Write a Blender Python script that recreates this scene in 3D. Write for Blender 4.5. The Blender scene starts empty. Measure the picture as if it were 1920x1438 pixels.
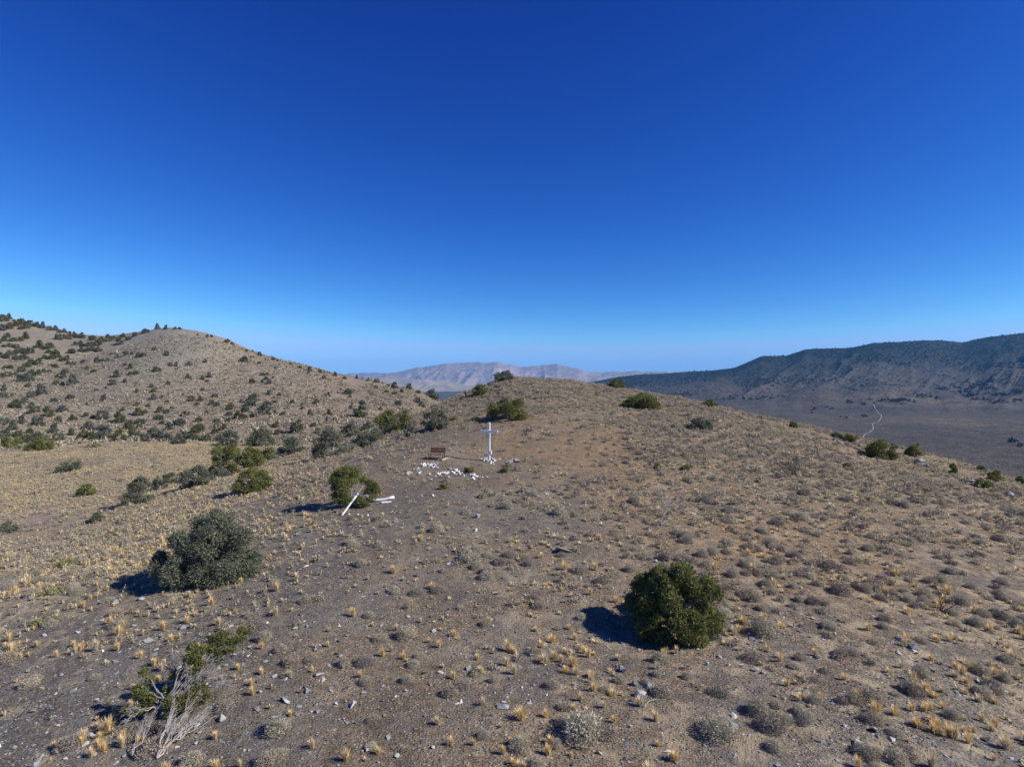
import bpy, bmesh, math, random
import numpy as np
from mathutils import Vector, Matrix

# ------------------------------------------------------------------ camera, sky, sun, exposure
scene = bpy.context.scene
col = scene.collection
CZ = 10.0                       # camera height above the datum
F = 1118.0                      # focal length in photo pixels (1920 wide)
cam_d = bpy.data.cameras.new('camera')
cam_d.sensor_width = 36.0
cam_d.lens = F / 1920 * 36
cam_d.clip_start = 0.2
cam_d.clip_end = 60000
cam = bpy.data.objects.new('camera', cam_d)
cam.location = (0, 0, CZ)
cam.rotation_euler = (math.radians(90), 0, 0)
col.objects.link(cam)
scene.camera = cam

SUN_EL = 36.0
SUN_BACK = 15.0                 # degrees the sun stands behind the camera plane, to the right
sdir = Vector((math.cos(math.radians(SUN_EL)) * math.cos(math.radians(SUN_BACK)),
               -math.cos(math.radians(SUN_EL)) * math.sin(math.radians(SUN_BACK)),
               math.sin(math.radians(SUN_EL))))
world = bpy.data.worlds.new('World')
scene.world = world
world.use_nodes = True
wn = world.node_tree
wn.nodes.clear()
sky = wn.nodes.new('ShaderNodeTexSky')
sky.sky_type = 'NISHITA'
sky.sun_disc = False
sky.sun_elevation = math.radians(SUN_EL)
sky.sun_rotation = math.atan2(sdir.x, sdir.y)
sky.altitude = 2100
sky.air_density = 1.0
sky.dust_density = 0.0
sky.ozone_density = 6.0
# thin, dry high-desert air: each channel of the sky is steepened so the blue deepens overhead
sep = wn.nodes.new('ShaderNodeSeparateColor'); cmb = wn.nodes.new('ShaderNodeCombineColor')
wn.links.new(sky.outputs[0], sep.inputs[0])
chan = []
for i, (p, g) in enumerate(((2.55, 0.142), (1.92, 0.232), (1.2, 0.745))):
    pw = wn.nodes.new('ShaderNodeMath'); pw.operation = 'POWER'; pw.inputs[1].default_value = p
    ml = wn.nodes.new('ShaderNodeMath'); ml.operation = 'MULTIPLY'; ml.inputs[1].default_value = g
    wn.links.new(sep.outputs[i], pw.inputs[0]); wn.links.new(pw.outputs[0], ml.inputs[0]); chan.append(ml.outputs[0])
def cap(a, b, k):               # keeps the horizon pale blue: no channel outruns the next bluer one
    m1 = wn.nodes.new('ShaderNodeMath'); m1.operation = 'MULTIPLY'; m1.inputs[1].default_value = k
    m2 = wn.nodes.new('ShaderNodeMath'); m2.operation = 'MINIMUM'
    wn.links.new(b, m1.inputs[0]); wn.links.new(a, m2.inputs[0]); wn.links.new(m1.outputs[0], m2.inputs[1])
    return m2.outputs[0]
chan[1] = cap(chan[1], chan[2], 0.575)
chan[0] = cap(chan[0], chan[1], 0.58)
for i in range(3): wn.links.new(chan[i], cmb.inputs[i])
bg = wn.nodes.new('ShaderNodeBackground')
bg.inputs['Strength'].default_value = 0.11
wo = wn.nodes.new('ShaderNodeOutputWorld')
wn.links.new(cmb.outputs[0], bg.inputs['Color'])
wn.links.new(bg.outputs[0], wo.inputs['Surface'])

sun_d = bpy.data.lights.new('sun', 'SUN')
sun_d.energy = 5.0
sun_d.angle = math.radians(0.53)
sun_d.color = (1.0, 0.93, 0.84)
sun = bpy.data.objects.new('sun', sun_d)
sun.rotation_euler = sdir.to_track_quat('Z', 'Y').to_euler()
sun.location = (40, -20, 60)
col.objects.link(sun)

scene.view_settings.view_transform = 'Standard'
scene.view_settings.look = 'None'
scene.view_settings.exposure = 0.3
scene.view_settings.gamma = 1.0
scene.view_settings.use_curve_mapping = False
scene.cycles.use_denoising = True
scene.cycles.max_bounces = 5
scene.cycles.diffuse_bounces = 2
scene.cycles.glossy_bounces = 1
scene.cycles.transmission_bounces = 1
scene.cycles.volume_bounces = 1
scene.cycles.transparent_max_bounces = 4
scene.cycles.sample_clamp_indirect = 4

# ------------------------------------------------------------------ numpy helpers
def hash2(ix, iy, seed):
    h = (ix.astype(np.int64) * 374761393 + iy.astype(np.int64) * 668265263 + seed * 1274126177) & 0xFFFFFFFF
    h = ((h ^ (h >> 13)) * 1274126177) & 0xFFFFFFFF
    h = h ^ (h >> 16)
    return (h & 0xFFFFFF) / float(0xFFFFFF)

def vnoise(x, y, seed=0):
    ix = np.floor(x); iy = np.floor(y)
    fx = x - ix; fy = y - iy
    fx = fx * fx * fx * (fx * (fx * 6 - 15) + 10); fy = fy * fy * fy * (fy * (fy * 6 - 15) + 10)
    a = hash2(ix, iy, seed); b = hash2(ix + 1, iy, seed)
    c = hash2(ix, iy + 1, seed); d = hash2(ix + 1, iy + 1, seed)
    return (a * (1 - fx) + b * fx) * (1 - fy) + (c * (1 - fx) + d * fx) * fy

def fbm(x, y, seed=0, octv=4, gain=0.5):
    x = np.asarray(x, float); y = np.asarray(y, float)
    s = np.zeros(np.broadcast(x, y).shape); a = 1.0; t = 0
    for o in range(octv):
        s += a * (vnoise(x, y, seed + o * 17) - 0.5); t += a
        x, y = (x * 0.8 - y * 0.6) * 2.03 + 13.7, (x * 0.6 + y * 0.8) * 2.03 + 5.1
        a *= gain
    return s / t * 2

def ridged(x, y, seed=0, octv=4):
    x = np.asarray(x, float); y = np.asarray(y, float)
    s = np.zeros(np.broadcast(x, y).shape); a = 1.0; t = 0
    for o in range(octv):
        s += a * (1 - np.abs(vnoise(x, y, seed + o * 31) * 2 - 1)); t += a
        x, y = (x * 0.8 - y * 0.6) * 2.1 + 3.7, (x * 0.6 + y * 0.8) * 2.1 + 9.1
        a *= 0.5
    return s / t

def smooth(a, b, x):
    t = np.clip((x - a) / (b - a), 0, 1)
    return t * t * (3 - 2 * t)

# ------------------------------------------------------------------ object helpers
def tag(o, label=None, cat=None, group=None, kind=None):
    if label: o['label'] = label
    if cat: o['category'] = cat
    if group: o['group'] = group
    if kind: o['kind'] = kind
    return o

def link(o, parent=None):
    col.objects.link(o)
    if parent is not None: o.parent = parent
    return o

def mesh_np(name, verts, faces, mats=(), attrs=None, smooth_shade=False, midx=None):
    """verts (n,3), faces (m,3) or (m,4)."""
    verts = np.ascontiguousarray(verts, dtype=np.float32)
    faces = np.ascontiguousarray(faces, dtype=np.int32)
    me = bpy.data.meshes.new(name)
    k = faces.shape[1]
    me.vertices.add(len(verts)); me.vertices.foreach_set('co', verts.ravel())
    me.loops.add(faces.size); me.loops.foreach_set('vertex_index', faces.ravel())
    me.polygons.add(len(faces))
    me.polygons.foreach_set('loop_start', np.arange(0, faces.size, k, dtype=np.int32))
    if smooth_shade:
        me.polygons.foreach_set('use_smooth', np.ones(len(faces), dtype=bool))
    else:
        me.polygons.foreach_set('use_smooth', np.zeros(len(faces), dtype=bool))
    if midx is not None:
        me.polygons.foreach_set('material_index', np.asarray(midx, dtype=np.int32))
    for m in mats: me.materials.append(m)
    for an, (typ, data) in (attrs or {}).items():
        at = me.attributes.new(an, typ, 'POINT')
        if typ == 'FLOAT': at.data.foreach_set('value', np.asarray(data, dtype=np.float32))
        else: at.data.foreach_set('color', np.asarray(data, dtype=np.float32).ravel())
    me.update(calc_edges=True)
    return me

def obj(name, me, parent=None):
    return link(bpy.data.objects.new(name, me), parent)

def empty(name, loc, rz=0):
    o = bpy.data.objects.new(name, None)
    o.empty_display_size = 0.3
    o.location = loc; o.rotation_euler = (0, 0, rz)
    return link(o)

# ------------------------------------------------------------------ node material helpers
def new_mat(name, rough=0.9, spec=0.15):
    m = bpy.data.materials.new(name); m.use_nodes = True
    nt = m.node_tree
    b = nt.nodes['Principled BSDF']
    b.inputs['Roughness'].default_value = rough
    b.inputs['Specular IOR Level'].default_value = spec
    return m, nt, b

def N(nt, t, **kw):
    n = nt.nodes.new(t)
    for k, v in kw.items(): setattr(n, k, v)
    return n

def mixc(nt, a, b, fac, mode='MIX'):
    n = N(nt, 'ShaderNodeMix', data_type='RGBA', blend_type=mode)
    for sock, v in ((n.inputs[0], fac), (n.inputs[6], a), (n.inputs[7], b)):
        if hasattr(v, 'is_output') or isinstance(v, bpy.types.NodeSocket): nt.links.new(v, sock)
        elif isinstance(v, (int, float)): sock.default_value = v
        else: sock.default_value = (*v, 1) if len(v) == 3 else v
    return n.outputs[2]

def mth(nt, op, a, b=None, clamp=False):
    n = N(nt, 'ShaderNodeMath', operation=op, use_clamp=clamp)
    for i, v in enumerate((a, b)):
        if v is None: continue
        if isinstance(v, bpy.types.NodeSocket): nt.links.new(v, n.inputs[i])
        else: n.inputs[i].default_value = v
    return n.outputs[0]

def noise(nt, vec, scale, detail=4, rough=0.55, dist=0.0):
    n = N(nt, 'ShaderNodeTexNoise'); n.inputs['Scale'].default_value = scale
    n.inputs['Detail'].default_value = detail; n.inputs['Roughness'].default_value = rough
    n.inputs['Distortion'].default_value = dist
    if vec is not None: nt.links.new(vec, n.inputs['Vector'])
    return n.outputs['Fac']

def voro(nt, vec, scale, feature='F1', rnd=1.0):
    n = N(nt, 'ShaderNodeTexVoronoi', feature=feature); n.inputs['Scale'].default_value = scale
    n.inputs['Randomness'].default_value = rnd
    if vec is not None: nt.links.new(vec, n.inputs['Vector'])
    return n

def ramp(nt, fac, stops):
    n = N(nt, 'ShaderNodeValToRGB'); nt.links.new(fac, n.inputs[0])
    cr = n.color_ramp
    while len(cr.elements) < len(stops): cr.elements.new(0.5)
    for e, (p, c) in zip(cr.elements, stops):
        e.position = p
        e.color = (c, c, c, 1) if isinstance(c, (int, float)) else (*c, 1)
    return n.outputs[0]

def bump(nt, b, height, strength, dist):
    n = N(nt, 'ShaderNodeBump'); n.inputs['Strength'].default_value = strength
    n.inputs['Distance'].default_value = dist
    nt.links.new(height, n.inputs['Height']); nt.links.new(n.outputs[0], b.inputs['Normal'])
    return n

def attr(nt, name):
    return N(nt, 'ShaderNodeAttribute', attribute_name=name)

# ------------------------------------------------------------------ terrain height function
def PX(px, py, d):              # a photo pixel at depth d -> x, y, z
    return ((px - 960) / F * d, d, CZ - (py - 719) / F * d)

ctrl = [PX(*p) for p in [
    (960, 1438, 12.7), (1280, 1438, 12.6), (1600, 1438, 12.7), (1920, 1438, 13), (600, 1438, 13), (300, 1438, 13.5), (0, 1438, 14),
    (960, 1250, 16.8), (700, 1250, 17), (450, 1250, 17.4), (200, 1250, 18.2), (0, 1250, 19),
    (1265, 1200, 18.6), (1560, 1200, 18.6), (1760, 1150, 21.5), (1920, 1150, 22.5),
    (960, 1060, 24.2), (700, 1060, 24.5), (395, 1095, 24.5), (200, 1100, 26), (0, 1100, 28),
    (1300, 1020, 27), (1600, 1040, 27), (1900, 1030, 30),
    (960, 940, 34), (650, 950, 35.5), (500, 960, 37), (300, 990, 39), (120, 1010, 42),
    (1250, 920, 37), (1560, 940, 35.5), (1800, 950, 38), (1920, 960, 40),
    (918, 862, 45), (820, 862, 45), (700, 870, 46), (1100, 855, 46), (480, 920, 46), (560, 890, 50),
    (947, 790, 60), (1312, 806, 56), (1450, 850, 50), (1650, 861, 60), (1840, 905, 50),
    (817, 805, 61), (745, 807, 70), (690, 835, 64), (620, 856, 60),
    (1202, 768, 73), (1155, 727, 92), (1000, 711, 96), (945, 713, 92), (1080, 716, 96), (900, 742, 84), (865, 740, 90),
    (1280, 747, 86), (1400, 777, 76), (1520, 803, 72), (1640, 828, 70), (1760, 858, 64), (1920, 903, 58),
    (1050, 760, 70),
    # gully and terrace on the left
    (420, 898, 60), (370, 913, 55), (258, 945, 51), (330, 905, 66), (170, 945, 57), (0, 986, 50), (150, 884, 80), (20, 900, 78),
    (0, 842, 112), (200, 827, 122), (390, 832, 112), (480, 845, 100), (330, 850, 98), (540, 850, 88), (600, 832, 92), (700, 806, 92),
    # far hill
    (790, 737, 330), (700, 713, 370), (640, 702, 400), (560, 682, 420), (500, 663, 430), (440, 643, 440), (380, 625, 445), (310, 614, 450), (250, 624, 440),
    (185, 634, 425), (100, 616, 450), (0, 592, 480), (-150, 570, 500), (-300, 560, 520),
    (720, 775, 250), (600, 790, 232), (400, 800, 225), (200, 802, 215), (20, 800, 210), (-150, 800, 210),
    (310, 710, 325), (100, 712, 330), (550, 738, 305), (0, 690, 345), (680, 750, 290), (200, 660, 385), (420, 690, 360),
]]
ctrl += [(x, y, z + CZ) for x, y, z in [
    (45, 100, -11), (70, 88, -20), (90, 110, -36), (60, 140, -28), (20, 140, -12), (-4, 135, -7), (-18, 118, -10), (-12, 170, -18),
    (-40, 165, -17.5), (-75, 165, -18.5), (-120, 165, -19), (-170, 165, -18),
    (-20, 250, -22), (20, 300, -50), (110, 300, -85), (0, 420, -50), (-40, 480, -40), (-150, 560, -20), (-300, 600, 0), (-420, 620, 0),
    (-90, 60, -13.5), (-60, 28, -13.5), (-36, 14, -12.5), (-20, 8, -10.5), (0, 4, -9), (20, 8, -10), (75, 45, -19), (50, 25, -14), (110, 60, -40),
    (0, -20, -10.5), (-30, -20, -14), (30, -20, -12.5), (0, -100, -25), (150, -100, -65), (-150, -100, -50), (-200, 80, -22), (-300, 150, -20),
    (200, 50, -85), (0, 800, -130), (400, 600, -140), (-500, 900, -100), (-700, 400, -40), (-400, -400, -130), (400, -400, -130), (700, 0, -140), (-800, -100, -120),
]]
ctrl = np.array(ctrl)

def warp(x, y):
    r = np.sqrt(x * x + y * y) + 1e-9
    s = 30 * np.log1p(r / 30) / r
    return np.stack([x * s, y * s], -1) / 30

def tps_u(d2):
    return np.where(d2 > 1e-12, 0.5 * d2 * np.log(np.maximum(d2, 1e-12)), 0)

CW = warp(ctrl[:, 0], ctrl[:, 1])
_n = len(CW)
_r = np.hypot(ctrl[:, 0], ctrl[:, 1])
_zs = 30 + _r                                     # heights are fitted as slopes, so near and far count alike
_K = tps_u(((CW[:, None] - CW[None]) ** 2).sum(-1)) + np.eye(_n) * 2e-4
_P = np.concatenate([np.ones((_n, 1)), CW], 1)
_A = np.block([[_K, _P], [_P.T, np.zeros((3, 3))]])
_sol = np.linalg.solve(_A, np.concatenate([(ctrl[:, 2] - CZ) / _zs, np.zeros(3)]))

def base_h(x, y):
    x = np.asarray(x, float).ravel(); y = np.asarray(y, float).ravel()
    out = np.empty(len(x))
    for i in range(0, len(x), 40000):
        q = warp(x[i:i + 40000], y[i:i + 40000])
        d2 = ((q[:, None, 0] - CW[None, :, 0]) ** 2 + (q[:, None, 1] - CW[None, :, 1]) ** 2)
        out[i:i + 40000] = tps_u(d2) @ _sol[:_n] + _sol[_n] + q @ _sol[_n + 1:]
    return CZ + out * (30 + np.hypot(x, y))

def ground_h(x, y):
    x = np.asarray(x, float); y = np.asarray(y, float); sh = np.broadcast(x, y).shape
    h = base_h(x, y).reshape(sh)
    r = np.hypot(x, y)
    h = h + fbm(x / 7, y / 7, 3, 3) * 0.22 * smooth(4, 20, r) + fbm(x / 1.3, y / 1.3, 8, 3) * 0.07
    far = smooth(140, 260, r)
    h = h + far * (fbm(x / 45, y / 45, 21, 4) * 3.0 - (1 - ridged(x / 70 + 3, y / 140, 5, 3)) * 1.5)
    return h

def project(x, y, z):
    return 960 + F * x / y, 719 - F * (z - CZ) / y

_ts = np.exp(np.linspace(math.log(6), math.log(900), 1400))
def hit(px, py, hf=None, ts=None):
    """first point where the view ray through a photo pixel meets the ground"""
    hf = hf or ground_h
    ts = _ts if ts is None else ts
    x = (px - 960) / F * ts; z = CZ - (py - 719) / F * ts
    g = hf(x, ts)
    below = np.nonzero(z < g)[0]
    if len(below) == 0: return None
    i = below[0]
    if i == 0: return None
    a = (z[i - 1] - g[i - 1]); b = (g[i] - z[i])
    t = ts[i - 1] + (ts[i] - ts[i - 1]) * a / (a + b + 1e-12)
    xx = (px - 960) / F * t
    return Vector((xx, t, float(hf(np.array([xx]), np.array([t]))[0])))
# ------------------------------------------------------------------ what grows and lies where (per photo pixel of the slope)
# px, py, grass/m2, sage/m2, rock/m2, soil rgb
A_ = (0.205, 0.165, 0.112); B_ = (0.246, 0.18, 0.105); C_ = (0.165, 0.15, 0.12); D_ = (0.315, 0.272, 0.182); G_ = (0.19, 0.166, 0.122)
ANCH = [
    (100, 1390, 3, .12, 1.6, C_), (60, 1230, 4.5, .35, .9, C_), (200, 1130, 4.0, .4, .8, G_), (60, 1080, 9, .5, .2, D_), (250, 1040, 9.5, .5, .2, D_), (300, 950, 10, .5, .1, D_),
    (420, 930, 9, .5, .2, D_), (100, 870, 12, .5, 0, D_), (300, 850, 12, .4, 0, D_), (20, 925, 9, .6, 0, D_), (200, 925, 2, .4, .1, D_), (60, 972, .6, .2, .1, (.33, .26, .2)), (120, 1000, 3, .7, .2, D_),
    (560, 880, 4.5, .4, .3, A_), (480, 980, 4, .3, .6, G_), (560, 1060, 2.2, .12, 1.3, C_), (400, 1200, 2.6, .1, 1.6, C_), (250, 1250, 2.6, .15, 1.4, C_), (520, 1340, .9, .1, 1.2, G_),
    (640, 1250, .35, .1, .9, A_), (750, 1350, .4, .12, 1.0, A_), (760, 1110, .7, .25, .9, A_), (650, 1150, .6, .1, 1., G_), (850, 960, .5, .12, .9, G_), (740, 960, .5, .12, 1., G_), (700, 890, 1.0, .12, .8, A_),
    (830, 830, .12, .02, .5, A_), (960, 830, .15, .03, .4, B_), (1060, 840, .25, .06, .3, B_), (1130, 820, .3, .25, .2, B_), (900, 900, .3, .1, .5, A_),
    (1000, 960, 1.5, .7, .9, G_), (1020, 1060, 2.8, .65, 1.2, A_), (930, 1200, 2.8, .5, 1., A_), (1000, 1370, 3.2, .5, 1.3, A_), (850, 1280, 1.2, .3, 1, A_),
    (1180, 910, 2.2, .75, .4, B_), (1380, 900, 3.4, 1.0, .4, A_), (1300, 830, 2.8, 1.1, .2, A_), (1150, 770, 2.6, 1.1, .2, A_), (1050, 740, 2.2, 1.1, .3, A_), (850, 765, 2.8, .8, .3, A_), (760, 830, 2.2, .3, .3, A_),
    (1500, 840, 2.4, 1.0, .2, A_), (1650, 890, 4, .9, .3, A_), (1850, 940, 4, .9, .4, A_), (1600, 1040, 4, .75, .5, B_), (1400, 1010, 3.4, .9, .6, B_), (1850, 1130, 5, .7, .6, A_), (1720, 980, 3, .8, .5, A_),
    (1500, 1240, 5.5, .5, 1.2, A_), (1800, 1350, 5.5, .5, 2.0, G_), (1600, 1390, 4.8, .5, 2.0, G_), (1300, 1370, 3.4, .35, 1.3, A_), (1120, 1280, 3.2, .35, 1.2, A_),
    (400, 780, .8, .1, .1, (.265, .228, .168)), (650, 760, .8, .1, .1, (.29, .232, .16)), (480, 690, .8, .1, .3, (.295, .255, .185)), (310, 650, .5, .1, 1., (.25, .24, .2)), (200, 720, .6, .1, .5, (.25, .225, .172)), (60, 700, .6, .1, .2, (.26, .235, .175)), (330, 740, .6, .1, .3, (.265, .23, .17)),
]
_an = np.array([(a[0], a[1]) for a in ANCH], float)
_av = np.array([(a[2], a[3], a[4], *a[5]) for a in ANCH], float)

def cover(x, y):
    """grass, sage, rock densities and the soil colour at ground points"""
    x = np.asarray(x, float); y = np.asarray(y, float)
    yy = np.maximum(y, 9.0)
    z = base_h(x, yy)
    px, py = project(x, yy, z)
    px = px + fbm(x / 5, y / 5, 40, 3) * 60 * np.minimum(1, 25 / yy) ; py = py + fbm(x / 5 + 9, y / 5, 41, 3) * 45 * np.minimum(1, 25 / yy)
    out = np.empty((len(x), 6))
    for i in range(0, len(x), 40000):
        s = slice(i, i + 40000)
        d2 = ((px[s, None] - _an[None, :, 0]) ** 2 + (1.6 * (py[s, None] - _an[None, :, 1])) ** 2) + 400.0
        w = d2 ** -1.9
        out[s] = (w @ _av) / w.sum(1, keepdims=True)
    return out

# ------------------------------------------------------------------ ground sheet: polar grid round the camera foot
def build_ground():
    az = np.concatenate([np.arange(-180, -48, 4.0), np.arange(-48, 48, 0.15), np.arange(48, 180, 4.0)])
    az = np.radians(az)
    rr = np.concatenate([[0.3, 2, 4, 6], np.exp(np.linspace(math.log(7.5), math.log(900), 620))])
    R, A = np.meshgrid(rr, az, indexing='ij')
    x = (R * np.sin(A)).ravel(); y = (R * np.cos(A)).ravel()
    z = ground_h(x, y)
    nr, na = len(rr), len(az)
    i = np.arange(nr - 1)[:, None] * na; j = np.arange(na)[None]
    jn = (j + 1) % na
    f = np.stack([i + j, i + jn, i + na + jn, i + na + j], -1).reshape(-1, 4)[:, ::-1]
    c = cover(x, y)
    soil = np.concatenate([c[:, 3:6], np.ones((len(x), 1))], 1)
    stone = np.clip(c[:, 2] / 1.6, 0, 1)
    me = mesh_np('ground', np.stack([x, y, z], 1), f, [M['ground']], {'soil': ('FLOAT_COLOR', soil), 'stone': ('FLOAT', stone), 'cov': ('FLOAT', np.clip(c[:, 0] / 6, 0, 1))}, True)
    tag(obj('ground', me), kind='structure')

def ground_material():
    m, nt, b = new_mat('ground_soil', 0.95, 0.08)
    co = N(nt, 'ShaderNodeNewGeometry').outputs['Position']
    soil = attr(nt, 'soil').outputs['Color']; stone = attr(nt, 'stone').outputs['Fac']; cov = attr(nt, 'cov').outputs['Fac']
    n1 = noise(nt, co, 0.35, 5, 0.6); n2 = noise(nt, co, 3.0, 6, 0.7)
    c = mixc(nt, soil, ramp(nt, n1, [(0.3, (0.76, 0.75, 0.76)), (0.7, (1.2, 1.19, 1.16))]), 1.0, 'MULTIPLY')
    c = mixc(nt, c, ramp(nt, n2, [(0.3, (0.55, 0.54, 0.55)), (0.72, (1.45, 1.43, 1.38))]), 1.0, 'MULTIPLY')
    # small gravel: two sizes of stones, each stone its own tone
    v1 = voro(nt, co, 14.0); v2 = voro(nt, co, 32.0)
    s1 = N(nt, 'ShaderNodeSeparateColor'); nt.links.new(v1.outputs['Color'], s1.inputs[0])
    s2 = N(nt, 'ShaderNodeSeparateColor'); nt.links.new(v2.outputs['Color'], s2.inputs[0])
    tone = ramp(nt, s1.outputs[0], [(0.0, (0.05, 0.052, 0.06)), (0.35, (0.13, 0.12, 0.115)), (0.6, (0.22, 0.2, 0.18)), (0.85, (0.3, 0.29, 0.28)), (1.0, (0.5, 0.48, 0.45))])
    mask1 = mth(nt, 'MULTIPLY', ramp(nt, v1.outputs['Distance'], [(0.36, 1.0), (0.5, 0.0)]), mth(nt, 'GREATER_THAN', mth(nt, 'ADD', s1.outputs[1], mth(nt, 'MULTIPLY', stone, 0.34)), 0.72))
    tone2 = ramp(nt, s2.outputs[0], [(0.0, (0.4, 0.41, 0.45)), (0.5, (0.95, 0.95, 0.95)), (1.0, (2.0, 1.95, 1.9))])
    mask2 = mth(nt, 'GREATER_THAN', s2.outputs[1], 0.55)
    c = mixc(nt, c, mixc(nt, c, tone2, 1.0, 'MULTIPLY'), mask2)
    c = mixc(nt, c, tone, mask1)
    # patches of dark broken slate where stones are thick
    rk = noise(nt, co, 0.28, 6, 0.72, 0.6)
    rm = mth(nt, 'MULTIPLY', ramp(nt, rk, [(0.5, 0.0), (0.6, 1.0)]), mth(nt, 'MULTIPLY', stone, 0.6), True)
    c = mixc(nt, c, mixc(nt, (0.105, 0.105, 0.105), (0.23, 0.225, 0.21), noise(nt, co, 2.2, 4, 0.75)), rm)
    # dry grass litter, farther slopes: gold and grey tufts too small to build
    lit = noise(nt, co, 1.1, 3, 0.7)
    lm = mth(nt, 'MULTIPLY', ramp(nt, lit, [(0.5, 0.0), (0.62, 1.0)]), mth(nt, 'MULTIPLY', cov, 0.9), True)
    c = mixc(nt, c, (0.42, 0.345, 0.225), lm)
    sg = noise(nt, co, 0.75, 4, 0.7)
    sm = mth(nt, 'MULTIPLY', ramp(nt, sg, [(0.54, 0.0), (0.64, 1.0)]), 0.55)
    c = mixc(nt, c, (0.135, 0.125, 0.115), sm)
    nt.links.new(c, b.inputs['Base Color'])
    h = mth(nt, 'ADD', mth(nt, 'MULTIPLY', n2, 1.0), mth(nt, 'MULTIPLY', mask1, 0.5))
    h = mth(nt, 'ADD', h, mth(nt, 'MULTIPLY', noise(nt, co, 18, 3, 0.7), 0.45))
    bump(nt, b, h, 0.75, 0.10)
    return m

# ------------------------------------------------------------------ valley, track, mountains
def valley_h(x, y):
    x = np.asarray(x, float); y = np.asarray(y, float)
    r = np.hypot(x, y)
    right = smooth(-0.3, 0.25, x / (r + 1))
    z = CZ - 113 + 38 * right * np.clip((r - 700) / 1900, 0, 1) ** 1.3
    z = z + fbm(x / 300, y / 300, 60, 3) * 3.0 * smooth(200, 900, r) + right * (ridged(x / 420 + y / 900, y / 1500, 66, 3) - 0.6) * 9 * smooth(900, 2400, r)
    return z

def build_valley():
    az = np.radians(np.concatenate([np.arange(-180, -50, 5.0), np.arange(-50, 50, 0.35), np.arange(50, 180, 5.0)]))
    rr = np.exp(np.linspace(math.log(150), math.log(17300), 330))
    R, A = np.meshgrid(rr, az, indexing='ij')
    x = (R * np.sin(A)).ravel(); y = (R * np.cos(A)).ravel()
    z = valley_h(x, y)
    nr, na = len(rr), len(az)
    i = np.arange(nr - 1)[:, None] * na; j = np.arange(na)[None]; jn = (j + 1) % na
    f = np.stack([i + j, i + jn, i + na + jn, i + na + j], -1).reshape(-1, 4)[:, ::-1]
    tag(obj('valley_ground', mesh_np('valley_ground', np.stack([x, y, z], 1), f, [M['valley']], None, True)), kind='structure')

def valley_material():
    m, nt, b = new_mat('valley_sage', 0.95, 0.05)
    co = N(nt, 'ShaderNodeNewGeometry').outputs['Position']
    n1 = noise(nt, co, 0.003, 5, 0.6); n2 = noise(nt, co, 0.02, 5, 0.65)
    c = ramp(nt, n1, [(0.35, (0.064, 0.064, 0.06)), (0.55, (0.08, 0.076, 0.069)), (0.72, (0.115, 0.1, 0.085))])
    c = mixc(nt, c, ramp(nt, n2, [(0.3, (0.72, 0.73, 0.75)), (0.7, (1.3, 1.25, 1.2))]), 1.0, 'MULTIPLY')
    v = voro(nt, co, 0.42)
    sp = ramp(nt, v.outputs['Distance'], [(0.28, (0.3, 0.32, 0.32)), (0.6, (1.6, 1.52, 1.4))])
    c = mixc(nt, c, sp, 1.0, 'MULTIPLY')
    c = mixc(nt, c, ramp(nt, noise(nt, co, 0.09, 4, 0.7), [(0.35, (0.68, 0.7, 0.72)), (0.65, (1.35, 1.3, 1.22))]), 1.0, 'MULTIPLY')
    nt.links.new(c, b.inputs['Base Color'])
    bump(nt, b, mth(nt, 'SUBTRACT', 1.0, v.outputs['Distance']), 0.6, 1.2)
    return m

RC = np.array([(1000, 722), (1080, 720), (1105, 717), (1150, 708), (1200, 702), (1250, 700), (1290, 697), (1330, 695), (1375, 690), (1400, 680), (1427, 668), (1475, 667), (1510, 655), (1550, 653), (1590, 653),
               (1640, 643), (1685, 641), (1730, 638), (1765, 638), (1805, 642), (1850, 632), (1920, 624), (2050, 612), (2200, 625), (2500, 650), (2700, 690), (2900, 722)], float)

def range_z(px, y):
    """right-hand mountain range as a height over (view azimuth, depth)"""
    x = (px - 960) / F * y
    dc = 4300 + (np.clip(px, 1000, 2000) - 1500) * -0.5 + fbm(px / 160, px * 0, 71, 2) * 300
    ff = 1750 + fbm(px / 120, px * 0, 72, 3) * 300 + 1200 * smooth(1420, 1150, px)
    zc = CZ - (np.interp(px, RC[:, 0], RC[:, 1]) - 719) / F * dc
    zf = valley_h(x, y) - 3
    s = (y - ff) / (dc - ff)
    sc = np.clip(s, 0, 1)
    rise = 0.3 * sc + 0.7 * sc ** 1.9
    z = zf + (zc - zf) * rise
    # spurs run down from the crest, leaning to the left
    u = px / 95 + (1 - sc) * 2.4 + fbm(px / 200, y / 700, 77, 2) * 0.8
    sp = 1 - np.abs(vnoise(u, u * 0 + 0.5, 70) * 2 - 1)
    sp2 = ridged(px / 40 + (1 - sc) * 3.5, y / 900, 75, 4)
    amp = np.clip((zc - zf), 0, 400)
    env = np.sin(np.pi * np.clip(sc, 0, 1) ** 1.5)
    z = z + amp * env * (0.20 * (sp - 0.6) + 0.07 * (sp2 - 0.62))
    z = z + fbm(x / 60, y / 60, 79, 4) * 9 * smooth(0.0, 0.3, s) * np.clip(amp / 120, 0, 1) * smooth(1.0, 0.93, s)
    back = s > 1
    z = np.where(back, zc - (s - 1) * (dc - ff) * 0.35, z)
    return np.where(s < 0, zf - 2 - (-s) * 40, z), s

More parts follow.
